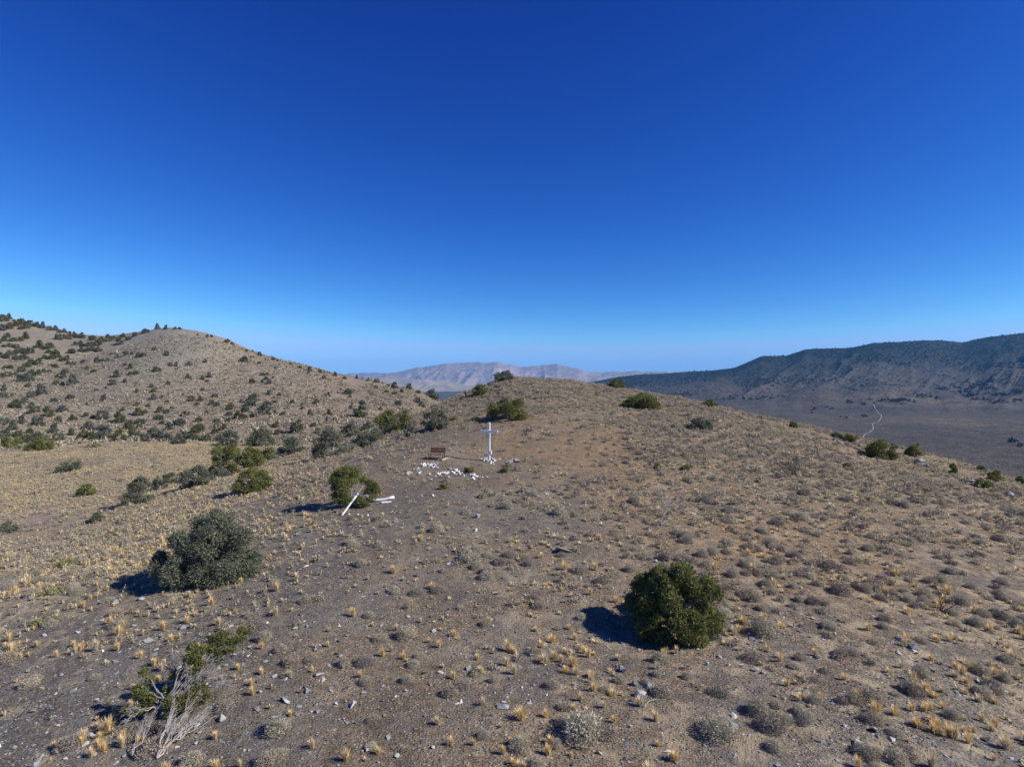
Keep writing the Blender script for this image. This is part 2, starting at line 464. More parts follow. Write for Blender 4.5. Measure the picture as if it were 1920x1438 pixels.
def build_range():
    cols_ = np.concatenate([np.arange(1020, 2000, 1.5), np.arange(2000, 2900, 12)])
    dep = np.concatenate([np.linspace(1200, 1800, 30), np.linspace(1810, 5000, 340), np.linspace(5040, 5600, 10)])
    P_, Y_ = np.meshgrid(cols_, dep, indexing='ij')
    z, s = range_z(P_.ravel(), Y_.ravel())
    x = (P_.ravel() - 960) / F * Y_.ravel()
    n, k = len(cols_), len(dep)
    i = np.arange(n - 1)[:, None] * k; j = np.arange(k - 1)[None]
    f = np.stack([i + j, i + k + j, i + k + j + 1, i + j + 1], -1).reshape(-1, 4)
    tag(obj('mountains', mesh_np('mountains', np.stack([x, Y_.ravel(), z], 1), f, [M['range']], {'up': ('FLOAT', np.clip(s, 0, 1))}, True)), kind='structure')

def range_material():
    m, nt, b = new_mat('range_slopes', 0.95, 0.05)
    co = N(nt, 'ShaderNodeNewGeometry').outputs['Position']
    up = attr(nt, 'up').outputs['Fac']
    n1 = noise(nt, co, 0.0022, 5, 0.6); n2 = noise(nt, co, 0.012, 5, 0.65); n3 = noise(nt, co, 0.06, 3, 0.7)
    c = ramp(nt, n1, [(0.35, (0.072, 0.068, 0.061)), (0.55, (0.092, 0.082, 0.071)), (0.72, (0.15, 0.122, 0.097))])
    c = mixc(nt, c, ramp(nt, n2, [(0.3, (0.7, 0.71, 0.73)), (0.7, (1.35, 1.3, 1.22))]), 1.0, 'MULTIPLY')
    wood = mth(nt, 'ADD', mth(nt, 'MULTIPLY', n3, 0.55), mth(nt, 'ADD', mth(nt, 'MULTIPLY', n2, 0.35), mth(nt, 'ADD', mth(nt, 'MULTIPLY', n1, 0.5), mth(nt, 'MULTIPLY', mth(nt, 'POWER', up, 1.6), 0.45))))
    wm = ramp(nt, mth(nt, 'MULTIPLY', wood, 0.6), [(0.49, 0.0), (0.60, 0.9)])
    c = mixc(nt, c, (0.022, 0.026, 0.022), wm)
    nt.links.new(c, b.inputs['Base Color'])
    bump(nt, b, n3, 0.8, 12.0)
    return m

FA = np.array([(420, 725), (560, 712), (640, 703), (680, 698), (720, 700), (750, 697), (780, 690), (815, 684), (850, 681), (880, 679), (905, 680), (935, 679), (950, 683), (975, 688), (1010, 685), (1030, 684), (1045, 681.5), (1060, 686), (1085, 692), (1100, 697),
               (1130, 699), (1150, 696), (1165, 697), (1190, 695), (1210, 698), (1240, 697), (1270, 698), (1300, 695), (1330, 697), (1400, 699), (1520, 705), (1700, 722)], float)
FB = np.array([(520, 726), (600, 713), (680, 708), (720, 706), (760, 708), (800, 712), (840, 716), (880, 722), (930, 726), (1000, 730)], float)

def far_range(name, prof, dfoot, dcrest, dback, seed, mat, amp):
    cols_ = np.arange(prof[0, 0], prof[-1, 0], 1.5)
    dep = np.linspace(dfoot, dback, 170)
    P_, Y_ = np.meshgrid(cols_, dep, indexing='ij')
    p, y = P_.ravel(), Y_.ravel(); x = (p - 960) / F * y
    dc = dcrest + fbm(p / 90, p * 0, seed, 2) * dcrest * 0.05
    zc = CZ - (np.interp(p, prof[:, 0], prof[:, 1]) - 719 + fbm(p / 16, p * 0, seed + 3, 4) * 1.6) / F * dc
    zf = valley_h(x, y) - 15
    s = (y - dfoot) / (dc - dfoot); sc = np.clip(s, 0, 1)
    z = zf + (zc - zf) * (0.35 * sc + 0.65 * sc ** 1.5)
    rg = ridged(p / 45 + (1 - sc) * 1.5, y / (dcrest * 0.12), seed + 5, 4)
    z = z + (zc - zf) * np.sin(np.pi * sc) * amp * (rg - 0.62)
    z = np.where(s > 1, zc - (s - 1) * (dc - dfoot) * 0.3, z)
    n, k = len(cols_), len(dep)
    i = np.arange(n - 1)[:, None] * k; j = np.arange(k - 1)[None]
    f = np.stack([i + j, i + k + j, i + k + j + 1, i + j + 1], -1).reshape(-1, 4)
    tag(obj(name, mesh_np(name, np.stack([x, y, z], 1), f, [mat], {'up': ('FLOAT', sc)}, True)), kind='structure')

def far_material(name, dark, light, sc_):
    m, nt, b = new_mat(name, 0.95, 0.05)
    co = N(nt, 'ShaderNodeNewGeometry').outputs['Position']
    n1 = noise(nt, co, sc_, 5, 0.6); n2 = noise(nt, co, sc_ * 6, 5, 0.65)
    c = mixc(nt, dark, light, ramp(nt, n1, [(0.4, 0.0), (0.6, 1.0)]))
    c = mixc(nt, c, ramp(nt, n2, [(0.3, (0.6, 0.62, 0.65)), (0.7, (1.3, 1.25, 1.2))]), 1.0, 'MULTIPLY')
    nt.links.new(c, b.inputs['Base Color'])
    return m

def lowland_h(x, y):
    """valley floor or the foot of the range, whichever lies on top"""
    x = np.asarray(x, float); y = np.asarray(y, float)
    v = valley_h(x, y); px = 960 + F * x / np.maximum(y, 1)
    r = range_z(px, np.maximum(y, 1))[0]
    return np.where((px > 1025) & (y > 1210), np.maximum(v, r), v)

def build_track():
    pts = [(785, 632), (797, 650), (800, 662), (815, 675), (818, 688), (830, 702), (850, 714), (846, 740), (820, 765), (788, 774), (780, 790), (791, 806), (782, 826), (760, 842), (728, 857), (711, 872), (722, 885), (735, 900), (743, 925), (738, 950)]
    ts = np.exp(np.linspace(math.log(200), math.log(4000), 3000))
    P3 = [hit(1440 + a / 3.994, 600 + b / 3.994, lowland_h, ts) for a, b in pts]
    P3 = np.array([p for p in P3 if p is not None])
    # resample
    q = []
    for a, b in zip(P3[:-1], P3[1:]):
        for t in np.linspace(0, 1, 10, endpoint=False): q.append(a + (b - a) * t)
    q = np.array(q)
    for _ in range(3): q[1:-1] = (q[:-2] + q[1:-1] * 2 + q[2:]) / 4
    d = np.gradient(q[:, :2], axis=0); d /= np.linalg.norm(d, axis=1, keepdims=True) + 1e-9
    n = np.stack([-d[:, 1], d[:, 0]], 1)
    w = 0.85 + 0.6 * fbm(np.arange(len(q)) / 4.0, np.zeros(len(q)), 90, 2)
    L = q[:, :2] + n * w[:, None]; R = q[:, :2] - n * w[:, None]
    zz = np.maximum(lowland_h(L[:, 0], L[:, 1]), lowland_h(R[:, 0], R[:, 1])) + 0.8
    V = np.concatenate([np.c_[L, zz], np.c_[R, zz]]); k = len(q)
    f = np.array([(i, i + k, i + k + 1, i + 1) for i in range(k - 1)])
    tag(obj('track', mesh_np('track', V, f, [M['track']])), kind='structure')

M = {}
M['ground'] = ground_material()
M['valley'] = valley_material()
M['range'] = range_material()
M['far_a'] = far_material('far_mountain_rock', (0.25, 0.195, 0.17), (0.34, 0.255, 0.22), 0.0011)
M['far_b'] = far_material('far_hill_rock', (0.25, 0.215, 0.175), (0.34, 0.285, 0.225), 0.002)
mt, nt_, b_ = new_mat('track_dust', 0.95, 0.05); b_.inputs['Base Color'].default_value = (0.46, 0.4, 0.34, 1)
nt_.links.new(mixc(nt_, (0.3, 0.27, 0.23), (0.42, 0.38, 0.33), noise(nt_, N(nt_, 'ShaderNodeNewGeometry').outputs['Position'], 0.3, 3)), b_.inputs['Base Color'])
M['track'] = mt
build_ground()
build_valley()
build_range()
far_range('mountains', FA, 11500, 15000, 16800, 101, M['far_a'], 0.34)
far_range('hills', FB, 7200, 9000, 10500, 121, M['far_b'], 0.35)
build_track()

# the air: one closed box of even, pale haze round everything on the ground
def build_haze():
    X, Z0, Z1 = 17500.0, CZ - 190, 640.0
    v = [(sx * X, sy * X, z) for z in (Z0, Z1) for sy in (-1, 1) for sx in (-1, 1)]
    f = [(0, 2, 3, 1), (4, 5, 7, 6), (0, 1, 5, 4), (2, 6, 7, 3), (0, 4, 6, 2), (1, 3, 7, 5)]
    m = bpy.data.materials.new('haze'); m.use_nodes = True
    nt = m.node_tree; nt.nodes.clear()
    o = nt.nodes.new('ShaderNodeOutputMaterial'); pv = nt.nodes.new('ShaderNodeVolumePrincipled')
    pv.inputs['Color'].default_value = (0.15, 0.53, 1.0, 1)
    pv.inputs['Density'].default_value = 4.0e-5
    pv.inputs['Anisotropy'].default_value = 0.0
    nt.links.new(pv.outputs[0], o.inputs['Volume'])
    tag(obj('haze', mesh_np('haze', np.array(v), np.array(f), [m])), kind='stuff')
build_haze()
# ------------------------------------------------------------------ plant and stone materials
def plant_material(name, c1, c2, c3, rough=0.85, transl=0.25):
    """c1..c3: tones mixed per plant (object random + pv attribute); 'var' is the tone of each blade or spray"""
    m, nt, b = new_mat(name, rough, 0.1)
    pv = attr(nt, 'pv').outputs['Fac']; var = attr(nt, 'var').outputs['Fac']
    oi = N(nt, 'ShaderNodeObjectInfo').outputs['Random']
    k = mth(nt, 'FRACT', mth(nt, 'ADD', mth(nt, 'MULTIPLY', oi, 7.31), pv))
    c = ramp(nt, k, [(0.0, c1), (0.5, c2), (1.0, c3)])
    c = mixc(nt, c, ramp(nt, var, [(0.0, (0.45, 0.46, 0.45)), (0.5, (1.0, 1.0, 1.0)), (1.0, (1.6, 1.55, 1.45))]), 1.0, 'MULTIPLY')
    nt.links.new(c, b.inputs['Base Color'])
    if transl > 0:
        t = N(nt, 'ShaderNodeBsdfTranslucent'); nt.links.new(c, t.inputs['Color'])
        mx = N(nt, 'ShaderNodeMixShader'); mx.inputs[0].default_value = transl
        out = nt.nodes['Material Output']
        nt.links.new(b.outputs[0], mx.inputs[1]); nt.links.new(t.outputs[0], mx.inputs[2]); nt.links.new(mx.outputs[0], out.inputs['Surface'])
    return m

def stone_material(name, c1, c2, c3, scale=9.0):
    m, nt, b = new_mat(name, 0.85, 0.2)
    tc = N(nt, 'ShaderNodeNewGeometry').outputs['Position']
    pv = attr(nt, 'pv').outputs['Fac']; oi = N(nt, 'ShaderNodeObjectInfo').outputs['Random']
    k = mth(nt, 'FRACT', mth(nt, 'ADD', mth(nt, 'MULTIPLY', oi, 5.17), pv))
    c = ramp(nt, k, [(0.0, c1), (0.5, c2), (1.0, c3)])
    n = noise(nt, tc, scale, 5, 0.65)
    c = mixc(nt, c, ramp(nt, n, [(0.3, (0.65, 0.66, 0.68)), (0.7, (1.3, 1.28, 1.25))]), 1.0, 'MULTIPLY')
    nt.links.new(c, b.inputs['Base Color'])
    bump(nt, b, n, 0.5, 0.03)
    return m

M['straw'] = plant_material('dry_bunchgrass', (0.72, 0.54, 0.25), (0.76, 0.58, 0.29), (0.64, 0.55, 0.38))
M['straw_far'] = plant_material('pale_bunchgrass', (0.70, 0.54, 0.28), (0.68, 0.57, 0.35), (0.54, 0.48, 0.36))
M['sage'] = plant_material('grey_brush', (0.48, 0.435, 0.33), (0.40, 0.36, 0.28), (0.54, 0.49, 0.37), 0.95, 0.25)
M['sage_far'] = plant_material('tan_brush', (0.43, 0.385, 0.28), (0.36, 0.32, 0.24), (0.48, 0.43, 0.31), 0.95, 0.25)
M['darkbrush'] = plant_material('bare_dark_brush', (0.26, 0.235, 0.21), (0.34, 0.29, 0.23), (0.38, 0.32, 0.25), 0.95, 0.05)
M['greenbrush'] = plant_material('green_brush', (0.24, 0.26, 0.1), (0.3, 0.29, 0.12), (0.29, 0.28, 0.16), 0.9, 0.2)
M['juniper'] = plant_material('juniper_foliage', (0.175, 0.192, 0.066), (0.188, 0.2, 0.07), (0.2, 0.206, 0.08), 0.8, 0.3)
M['pinyon'] = plant_material('pinyon_foliage', (0.165, 0.182, 0.125), (0.18, 0.19, 0.13), (0.155, 0.175, 0.13), 0.8, 0.25)
M['bark'] = plant_material('grey_bark', (0.24, 0.21, 0.19), (0.2, 0.175, 0.155), (0.27, 0.24, 0.22), 0.95, 0)
M['deadwood'] = plant_material('bleached_deadwood', (0.35, 0.325, 0.31), (0.3, 0.28, 0.265), (0.38, 0.35, 0.32), 0.9, 0)
M['burnt'] = plant_material('charred_wood', (0.035, 0.032, 0.03), (0.05, 0.045, 0.04), (0.06, 0.05, 0.045), 0.95, 0)
M['slate'] = stone_material('grey_slate', (0.2, 0.215, 0.22), (0.32, 0.33, 0.325), (0.5, 0.5, 0.47))
M['gravel'] = stone_material('gravel_mix', (0.11, 0.11, 0.115), (0.22, 0.2, 0.18), (0.36, 0.35, 0.33))
M['whitewash'] = stone_material('white_painted_stone', (0.72, 0.72, 0.72), (0.8, 0.8, 0.79), (0.66, 0.66, 0.67), 14)

# ------------------------------------------------------------------ protos (numpy)
def rnd_dirs(rng, n, zmin=-1.0):
    z = rng.uniform(zmin, 1, n); a = rng.uniform(0, 2 * np.pi, n); r = np.sqrt(np.maximum(0, 1 - z * z))
    return np.stack([r * np.cos(a), r * np.sin(a), z], 1)

def tris_from(p, d, side, L, w):
    """one slim triangle per entry: root p, direction d, width w"""
    a = p - side * (w / 2)[:, None]; b = p + side * (w / 2)[:, None]; c = p + d * L[:, None]
    V = np.stack([a, b, c], 1).reshape(-1, 3)
    return V, np.arange(len(V)).reshape(-1, 3)

def unit(v):
    return v / (np.linalg.norm(v, axis=-1, keepdims=True) + 1e-9)

def tuft_arrays(rng, n, w, h=0.32, spread=0.42):
    """a bunchgrass tuft: blades fanning from one crown; each blade two triangles bending outward"""
    a = rng.uniform(0, 2 * np.pi, n); lean = np.abs(rng.normal(0, spread, n)) + 0.04
    hor = np.stack([np.cos(a), np.sin(a), np.zeros(n)], 1)
    side = np.stack([-np.sin(a), np.cos(a), np.zeros(n)], 1)
    L = h * rng.uniform(0.55, 1.1, n)
    p0 = hor * rng.uniform(0, 0.05, n)[:, None]
    up = np.array([0, 0, 1.0])
    d1 = unit(hor * np.sin(lean)[:, None] + up * np.cos(lean)[:, None])
    d2 = unit(hor * np.sin(lean * 1.9)[:, None] + up * np.cos(lean * 1.9)[:, None])
    m = p0 + d1 * (L * 0.6)[:, None]; t = m + d2 * (L * 0.4)[:, None]
    ww = (w * rng.uniform(0.7, 1.3, n) / 2)[:, None]
    V = np.stack([p0 - side * ww, p0 + side * ww, m - side * ww * 0.9, m + side * ww * 0.9, t], 1).reshape(-1, 3)
    b = np.arange(n)[:, None] * 5
    Fc = np.concatenate([b + [0, 1, 3], b + [0, 3, 2], b + [2, 3, 4]])
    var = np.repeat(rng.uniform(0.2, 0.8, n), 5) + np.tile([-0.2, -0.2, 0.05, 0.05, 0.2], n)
    return V, Fc, np.clip(var, 0, 1)

def brush_arrays(rng, nstem, nleaf, R=0.36, H=0.42, w=0.012, leaf=0.06, fill=0.5):
    """a rounded desert shrub: bare stems fanning from the root, short twigs filling the outer shell"""
    d = rnd_dirs(rng, nstem, 0.05); sc = np.array([R, R, H])
    lob = 1 + 0.25 * np.sin(np.arctan2(d[:, 1], d[:, 0]) * 3 + rng.uniform(0, 6)) * rng.uniform(0.3, 1)
    tip = d * sc * (rng.uniform(0.7, 1.0, nstem) * lob)[:, None]
    L = np.linalg.norm(tip, axis=1); dd = unit(tip)
    side = unit(np.cross(dd, rng.normal(size=(nstem, 3))))
    V1, F1 = tris_from(rng.normal(0, 0.02, (nstem, 3)) * [1, 1, 0.2], dd, side, L, np.full(nstem, w * 1.5))
    d = rnd_dirs(rng, nleaf, 0.0)
    lob = 1 + 0.28 * vnoise(d[:, 0] * 2.3 + 7 + rng.uniform(0, 50), d[:, 1] * 2.3 + 3, 5) - 0.14
    p = d * sc * ((rng.uniform(0, 1, nleaf) ** fill) * lob)[:, None]
    dd = unit(d * 0.6 + rng.normal(0, 0.6, (nleaf, 3)) + [0, 0, 0.35])
    side = unit(np.cross(dd, d + rng.normal(0, 0.6, size=(nleaf, 3))))
    V2, F2 = tris_from(p, dd, side, leaf * rng.uniform(0.6, 1.4, nleaf), np.full(nleaf, w) * rng.uniform(0.7, 1.4, nleaf))
    var = np.concatenate([np.full(len(V1), 0.35), np.repeat(rng.uniform(0.15, 0.9, nleaf), 3)])
    V = np.concatenate([V1, V2]); V[:, 2] = np.maximum(V[:, 2], -0.01)
    return V, np.concatenate([F1, F2 + len(V1)]), var

def hull_stone(rng, n=11, sx=1.0, sy=0.75, sz=0.4):
    bm = bmesh.new()
    p = unit(rng.normal(size=(n, 3))) * rng.uniform(0.75, 1.0, (n, 1)) * [sx, sy, sz]
    for q in p: bm.verts.new(q)
    r = bmesh.ops.convex_hull(bm, input=bm.verts)
    bmesh.ops.delete(bm, geom=[g for g in r['geom_interior'] if isinstance(g, bmesh.types.BMVert)], context='VERTS')
    bmesh.ops.triangulate(bm, faces=bm.faces)
    bm.verts.index_update()
    V = np.array([v.co[:] for v in bm.verts]); Fc = np.array([[v.index for v in f.verts] for f in bm.faces])
    bm.free()
    return V, Fc

def rot_z(V, a):
    c, s = np.cos(a), np.sin(a)
    return np.stack([V[..., 0] * c - V[..., 1] * s, V[..., 0] * s + V[..., 1] * c, V[..., 2]], -1)

def merge_copies(protos, idx, pos, rot, scl, seed=0):
    """copies of small protos as one big vertex/face set, with the per-plant tone pv"""
    rng = np.random.default_rng(seed)
    VV, FF, VA, PV = [], [], [], []; off = 0
    for k, pr in enumerate(protos):
        V, Fc = pr[0], pr[1]; va = pr[2] if len(pr) > 2 else np.full(len(V), 0.5)
        sel = np.nonzero(idx == k)[0]
        if len(sel) == 0: continue
        W = V[None] * scl[sel][:, None, :]
        c, s = np.cos(rot[sel])[:, None], np.sin(rot[sel])[:, None]
        W = np.stack([W[..., 0] * c - W[..., 1] * s, W[..., 0] * s + W[..., 1] * c, W[..., 2]], -1) + pos[sel][:, None, :]
        n = len(sel)
        VV.append(W.reshape(-1, 3)); FF.append((Fc[None] + (np.arange(n) * len(V))[:, None, None]).reshape(-1, 3) + off)
        VA.append(np.tile(va, n)); PV.append(np.repeat(rng.uniform(0, 1, n), len(V))); off += n * len(V)
    return np.concatenate(VV), np.concatenate(FF), np.concatenate(VA), np.concatenate(PV)

# ------------------------------------------------------------------ naming places on the slope
def place_of(px, py):
    """where on the slope a plant or stone stands, told by what is next to it"""
    S = [((1262, 1130), 190, 'beside the big green juniper'), ((395, 1030), 170, 'beside the big grey-green pinyon'), ((310, 1300), 190, 'beside the half-dead juniper'),
         ((655, 930), 110, 'near the leaning white post'), ((918, 850), 110, 'near the white cross'), ((1765, 1130), 110, 'near the charred bare shrub'), ((1480, 890), 100, 'near the black fallen branch')]
    best = None
    for (x, y), r, t in S:
        d = math.hypot(px - x, py - y)
        if d < r and (best is None or d / r < best[0]): best = (d / r, t)
    if best: return best[1]
    if py > 1300:
        if px < 560: return 'on dark gravel at the foot of the photo, left side'
        if px < 960: return 'on bare brown soil along the lower edge'
        if px < 1400: return 'in brushy ground along the lower edge, right of centre'
        return 'among slate slabs in the lower right corner'
    if px < 480: return 'on the pale grassy slope at left' if py < 1150 else 'on the dark stony slope at left'
    if px < 780: return 'on the gravel slope below the leaning white post' if py > 960 else 'on the ridge edge left of the bench'
    if px < 1130: return 'on the stony slope below the cross' if py > 900 else 'on the ridge crest behind the cross'
    if py > 1160: return 'on the slope right of and below the big green juniper'
    if py < 960: return 'on the brushy right shoulder of the ridge'
    return 'on the brown slope right of the big green juniper'

# ------------------------------------------------------------------ ground cover
TREE_SPOTS = []                 # (x, y, radius): kept clear of tufts

def scatter(seed, dmax, rmin, rmax, dens_col, clump, dens_scale=1.0):
    rng = np.random.default_rng(seed)
    half = math.radians(46)
    area = half * (rmax ** 2 - rmin ** 2)
    n = int(area * dmax)
    r = np.sqrt(rng.uniform(rmin ** 2, rmax ** 2, n)); a = rng.uniform(-half, half, n)
    x, y = r * np.sin(a), r * np.cos(a)
    c = cover(x, y)[:, dens_col] * dens_scale
    c = c * np.clip(1 + fbm(x / 2.5, y / 2.5, seed + 1, 3) * clump + fbm(x / 8, y / 8, seed + 2, 2) * 0.9, 0, 3)
    k = rng.uniform(0, dmax, n) < c
    x, y = x[k], y[k]
    ok = np.ones(len(x), bool)
    for tx, ty, tr in TREE_SPOTS: ok &= (x - tx) ** 2 + (y - ty) ** 2 > tr * tr
    x, y = x[ok], y[ok]
    z = ground_h(x, y)
    # only what this slope shows towards the photographed side
    px, py = project(x, y, z)
    v = (px > -60) & (px < 1980) & (py < 1500)
    return x[v], y[v], z[v], px[v], py[v]

def seen(x, y, z, h=0.3):
    """True where nothing of the slope hides the point from the camera"""
    ok = np.ones(len(x), bool)
    for f in np.linspace(0.35, 0.97, 22):
        g = base_h(x * f, y * f)
        ok &= (CZ + (z + h - CZ) * f) > g - 0.15
    return ok

def individuals_and_rest(kind, nm, cat, group, mats, protos_hi, protos_lo, pts, size, seed, words, rest_name, rest_label, sink=0.0, squash=(0.8, 1.25), slope_tilt=False, most=300, far_gain=0.0, rest_mats=None):
    x, y, z, px, py = pts
    rng = np.random.default_rng(seed)
    n = len(x)
    s = size[0] * np.exp(rng.normal(0, size[1], n))
    key = s / y
    inside = (px > -30) & (px < 1950) & (py < 1490)
    near = inside & (y < 40)
    order = np.argsort(-np.where(near, key, -1))[:most]
    order = order[near[order]]
    pick = np.zeros(n, bool); pick[order] = True
    rot = rng.uniform(0, 2 * np.pi, n)
    hz = rng.uniform(squash[0], squash[1], n)
    meshes = []
    for k, pr in enumerate(protos_hi):
        V, Fc = pr[0], pr[1]; va = pr[2] if len(pr) > 2 else np.full(len(V), 0.5)
        meshes.append(mesh_np(nm, V, Fc, [mats[k % len(mats)]], {'var': ('FLOAT', va), 'pv': ('FLOAT', np.full(len(V), 0.0))}))
    for i in order:
        k = int(rng.integers(len(meshes)))
        o = bpy.data.objects.new(nm, meshes[k])
        o.location = (x[i], y[i], z[i] - sink * s[i])
        if slope_tilt: o.rotation_euler = (rng.normal(0, 0.3), rng.normal(0, 0.3) + 0.1, rot[i])
        else: o.rotation_euler = (0, 0, rot[i])
        o.scale = (s[i], s[i], s[i] * hz[i])
        col.objects.link(o)
        tag(o, words[k % len(words)] + ' ' + place_of(px[i], py[i]), cat, group)
    rest = np.nonzero(~pick)[0]
    rest = rest[seen(x[rest], y[rest], z[rest])]
    gain = 1 + far_gain * smooth(30, 90, y[rest])
    nm_ = len(mats); rm = rest_mats or mats
    idx = rng.integers(len(protos_lo), size=len(rest))
    V, Fc, va, pv = merge_copies(protos_lo, idx, np.stack([x[rest], y[rest], z[rest] - sink * s[rest]], 1), rot[rest], np.stack([s[rest] * gain, s[rest] * gain, s[rest] * hz[rest]], 1), seed + 5)
    # material of each copy follows its proto
    midx = None
    if nm_ > 1:
        sizes = []
        for k in range(len(protos_lo)):
            sizes.append(np.full(int((idx == k).sum()) * len(protos_lo[k][1]), k % nm_))
        midx = np.concatenate(sizes)
    me = mesh_np(rest_name, V, Fc, rm, {'var': ('FLOAT', va), 'pv': ('FLOAT', pv)}, midx=midx)
    tag(obj(rest_name, me), rest_label, None, None, 'stuff')
    print(rest_name, 'individuals', len(order), 'rest', len(rest), 'tris', len(Fc))

def build_cover():
    rng = np.random.default_rng(5)
    # bunchgrass
    hi = [tuft_arrays(rng, 130, 0.014, 0.32, s) for s in (0.2, 0.24, 0.28, 0.33, 0.4)]
    lo = [tuft_arrays(rng, 18, 0.05, 0.30, s) for s in (0.32, 0.4, 0.5, 0.6)]
    pts = scatter(11, 12.0, 8.5, 135, 0, 1.2)
    individuals_and_rest('grass', 'bunchgrass', 'grass tuft', 'golden bunchgrass tufts on the near slope', [M['straw']], hi, lo, pts, (0.6, 0.27), 12,
                         ['golden upright bunchgrass tuft', 'straw-coloured bunchgrass tuft', 'golden spreading bunchgrass tuft', 'loose straw-coloured grass tuft', 'low spreading golden grass tuft'],
                         'dry_grass', 'pale gold bunchgrass covering the farther slopes', 0.02, rest_mats=[M['straw_far']])
    # grey sage and dark brush
    hi = [brush_arrays(rng, 60, 2400, R, H, 0.018, 0.06, f) for R, H, f in ((0.36, 0.4, 0.45), (0.33, 0.3, 0.5), (0.42, 0.36, 0.4), (0.34, 0.34, 0.5), (0.38, 0.3, 0.45), (0.36, 0.42, 0.4), (0.4, 0.36, 0.45), (0.36, 0.3, 0.5))]
    lo = [brush_arrays(rng, 5, 150, R, H * 1.1, 0.062, 0.13, 0.4) for R, H in ((0.36, 0.4), (0.33, 0.3), (0.42, 0.36), (0.34, 0.34), (0.38, 0.3), (0.36, 0.42), (0.4, 0.36), (0.36, 0.3))]
    pts = scatter(31, 4.5, 8.5, 135, 1, 1.1, 2.4)
    individuals_and_rest('sage', 'sagebrush', 'shrub', 'low grey desert shrubs on the near slope', [M['sage'], M['sage'], M['darkbrush'], M['sage'], M['darkbrush'], M['sage'], M['sage'], M['darkbrush']], hi, lo, pts, (0.54, 0.27), 32,
                         ['rounded grey-tan sagebrush', 'low grey-tan sagebrush', 'dark brown broad bare-twigged brush', 'compact grey-tan sagebrush', 'dark brown flat bare-twigged brush', 'tall grey-tan sagebrush', 'wide grey-tan sagebrush', 'dark brown low bare-twigged brush'],
                         'brush', 'grey and brown desert brush covering the farther slopes', 0.03, far_gain=0.25, rest_mats=[M[k_] for k_ in ('sage_far', 'sage_far', 'darkbrush', 'sage_far', 'darkbrush', 'sage_far', 'sage_far', 'darkbrush')])
    # scattered yellow-green rabbitbrush
    # slate slabs and gravel
    hi = [hull_stone(rng, 12, 1, rng.uniform(0.55, 0.85), rng.uniform(0.22, 0.5)) for _ in range(8)]
    lo = [hull_stone(rng, 7, 1, rng.uniform(0.6, 0.9), rng.uniform(0.35, 0.7)) for _ in range(8)]
    pts = scatter(51, 7.0, 8.5, 75, 2, 1.6, 3.2)
    individuals_and_rest('rock', 'rock', 'rock', 'grey slate rocks on the near slope', [M['slate']], hi, lo, pts, (0.062, 0.5), 52,
                         ['flat grey slate rock', 'angular grey rock', 'thin grey slate slab', 'small angular grey rock'],
                         'loose_rocks', 'small grey rocks strewn over the slope', -0.1, (0.6, 1.2), True)
    # gravel proper: stones of a few centimetres
    pts = scatter(71, 45.0, 9, 30, 2, 1.2, 24.0)
    x, y, z, px, py = pts
    k = seen(x, y, z, 0.05); x, y, z = x[k], y[k], z[k]
    g = np.random.default_rng(72)
    s = 0.03 * np.exp(g.normal(0, 0.45, len(x)))
    sml = [hull_stone(rng, 6, 1, rng.uniform(0.6, 0.95), rng.uniform(0.4, 0.8)) for _ in range(6)]
    V, Fc, va, pv = merge_copies(sml, g.integers(6, size=len(x)), np.stack([x, y, z + s * 0.15], 1), g.uniform(0, 6.28, len(x)), np.stack([s, s, s], 1), 73)
    tag(obj('gravel', mesh_np('gravel', V, Fc, [M['gravel']], {'var': ('FLOAT', va), 'pv': ('FLOAT', pv)})), 'loose gravel covering the near slope', None, None, 'stuff')
    print('gravel', len(x), len(Fc))
    # thin brush on the far hill
    g = np.random.default_rng(81)
    n = 26000
    r = np.sqrt(g.uniform(135 ** 2, 470 ** 2, n)); a = g.uniform(-math.radians(45), math.radians(2), n)
    x, y = r * np.sin(a), r * np.cos(a); z = ground_h(x, y)
    k = seen(x, y, z, 0.8); x, y, z = x[k], y[k], z[k]
    s = 0.9 * np.exp(g.normal(0, 0.35, len(x)))
    sml = [brush_arrays(rng, 2, 12, 0.5, 0.45, 0.3, 0.5, 0.5) for _ in range(4)]
    V, Fc, va, pv = merge_copies(sml, g.integers(4, size=len(x)), np.stack([x, y, z], 1), g.uniform(0, 6.28, len(x)), np.stack([s, s, s], 1), 82)
    pick = (Fc[:, 0] // 1) % 1
    me = mesh_np('hill_brush', V, Fc, [M['hillbrush']], {'var': ('FLOAT', va), 'pv': ('FLOAT', pv)})
    tag(obj('hill_brush', me), 'low tan and grey brush dotting the far left hill', None, None, 'stuff')
    print('hill brush', len(x))

M['hillbrush'] = plant_material('hill_brush', (0.2, 0.185, 0.16), (0.38, 0.325, 0.22), (0.27, 0.24, 0.2), 0.95, 0.1)
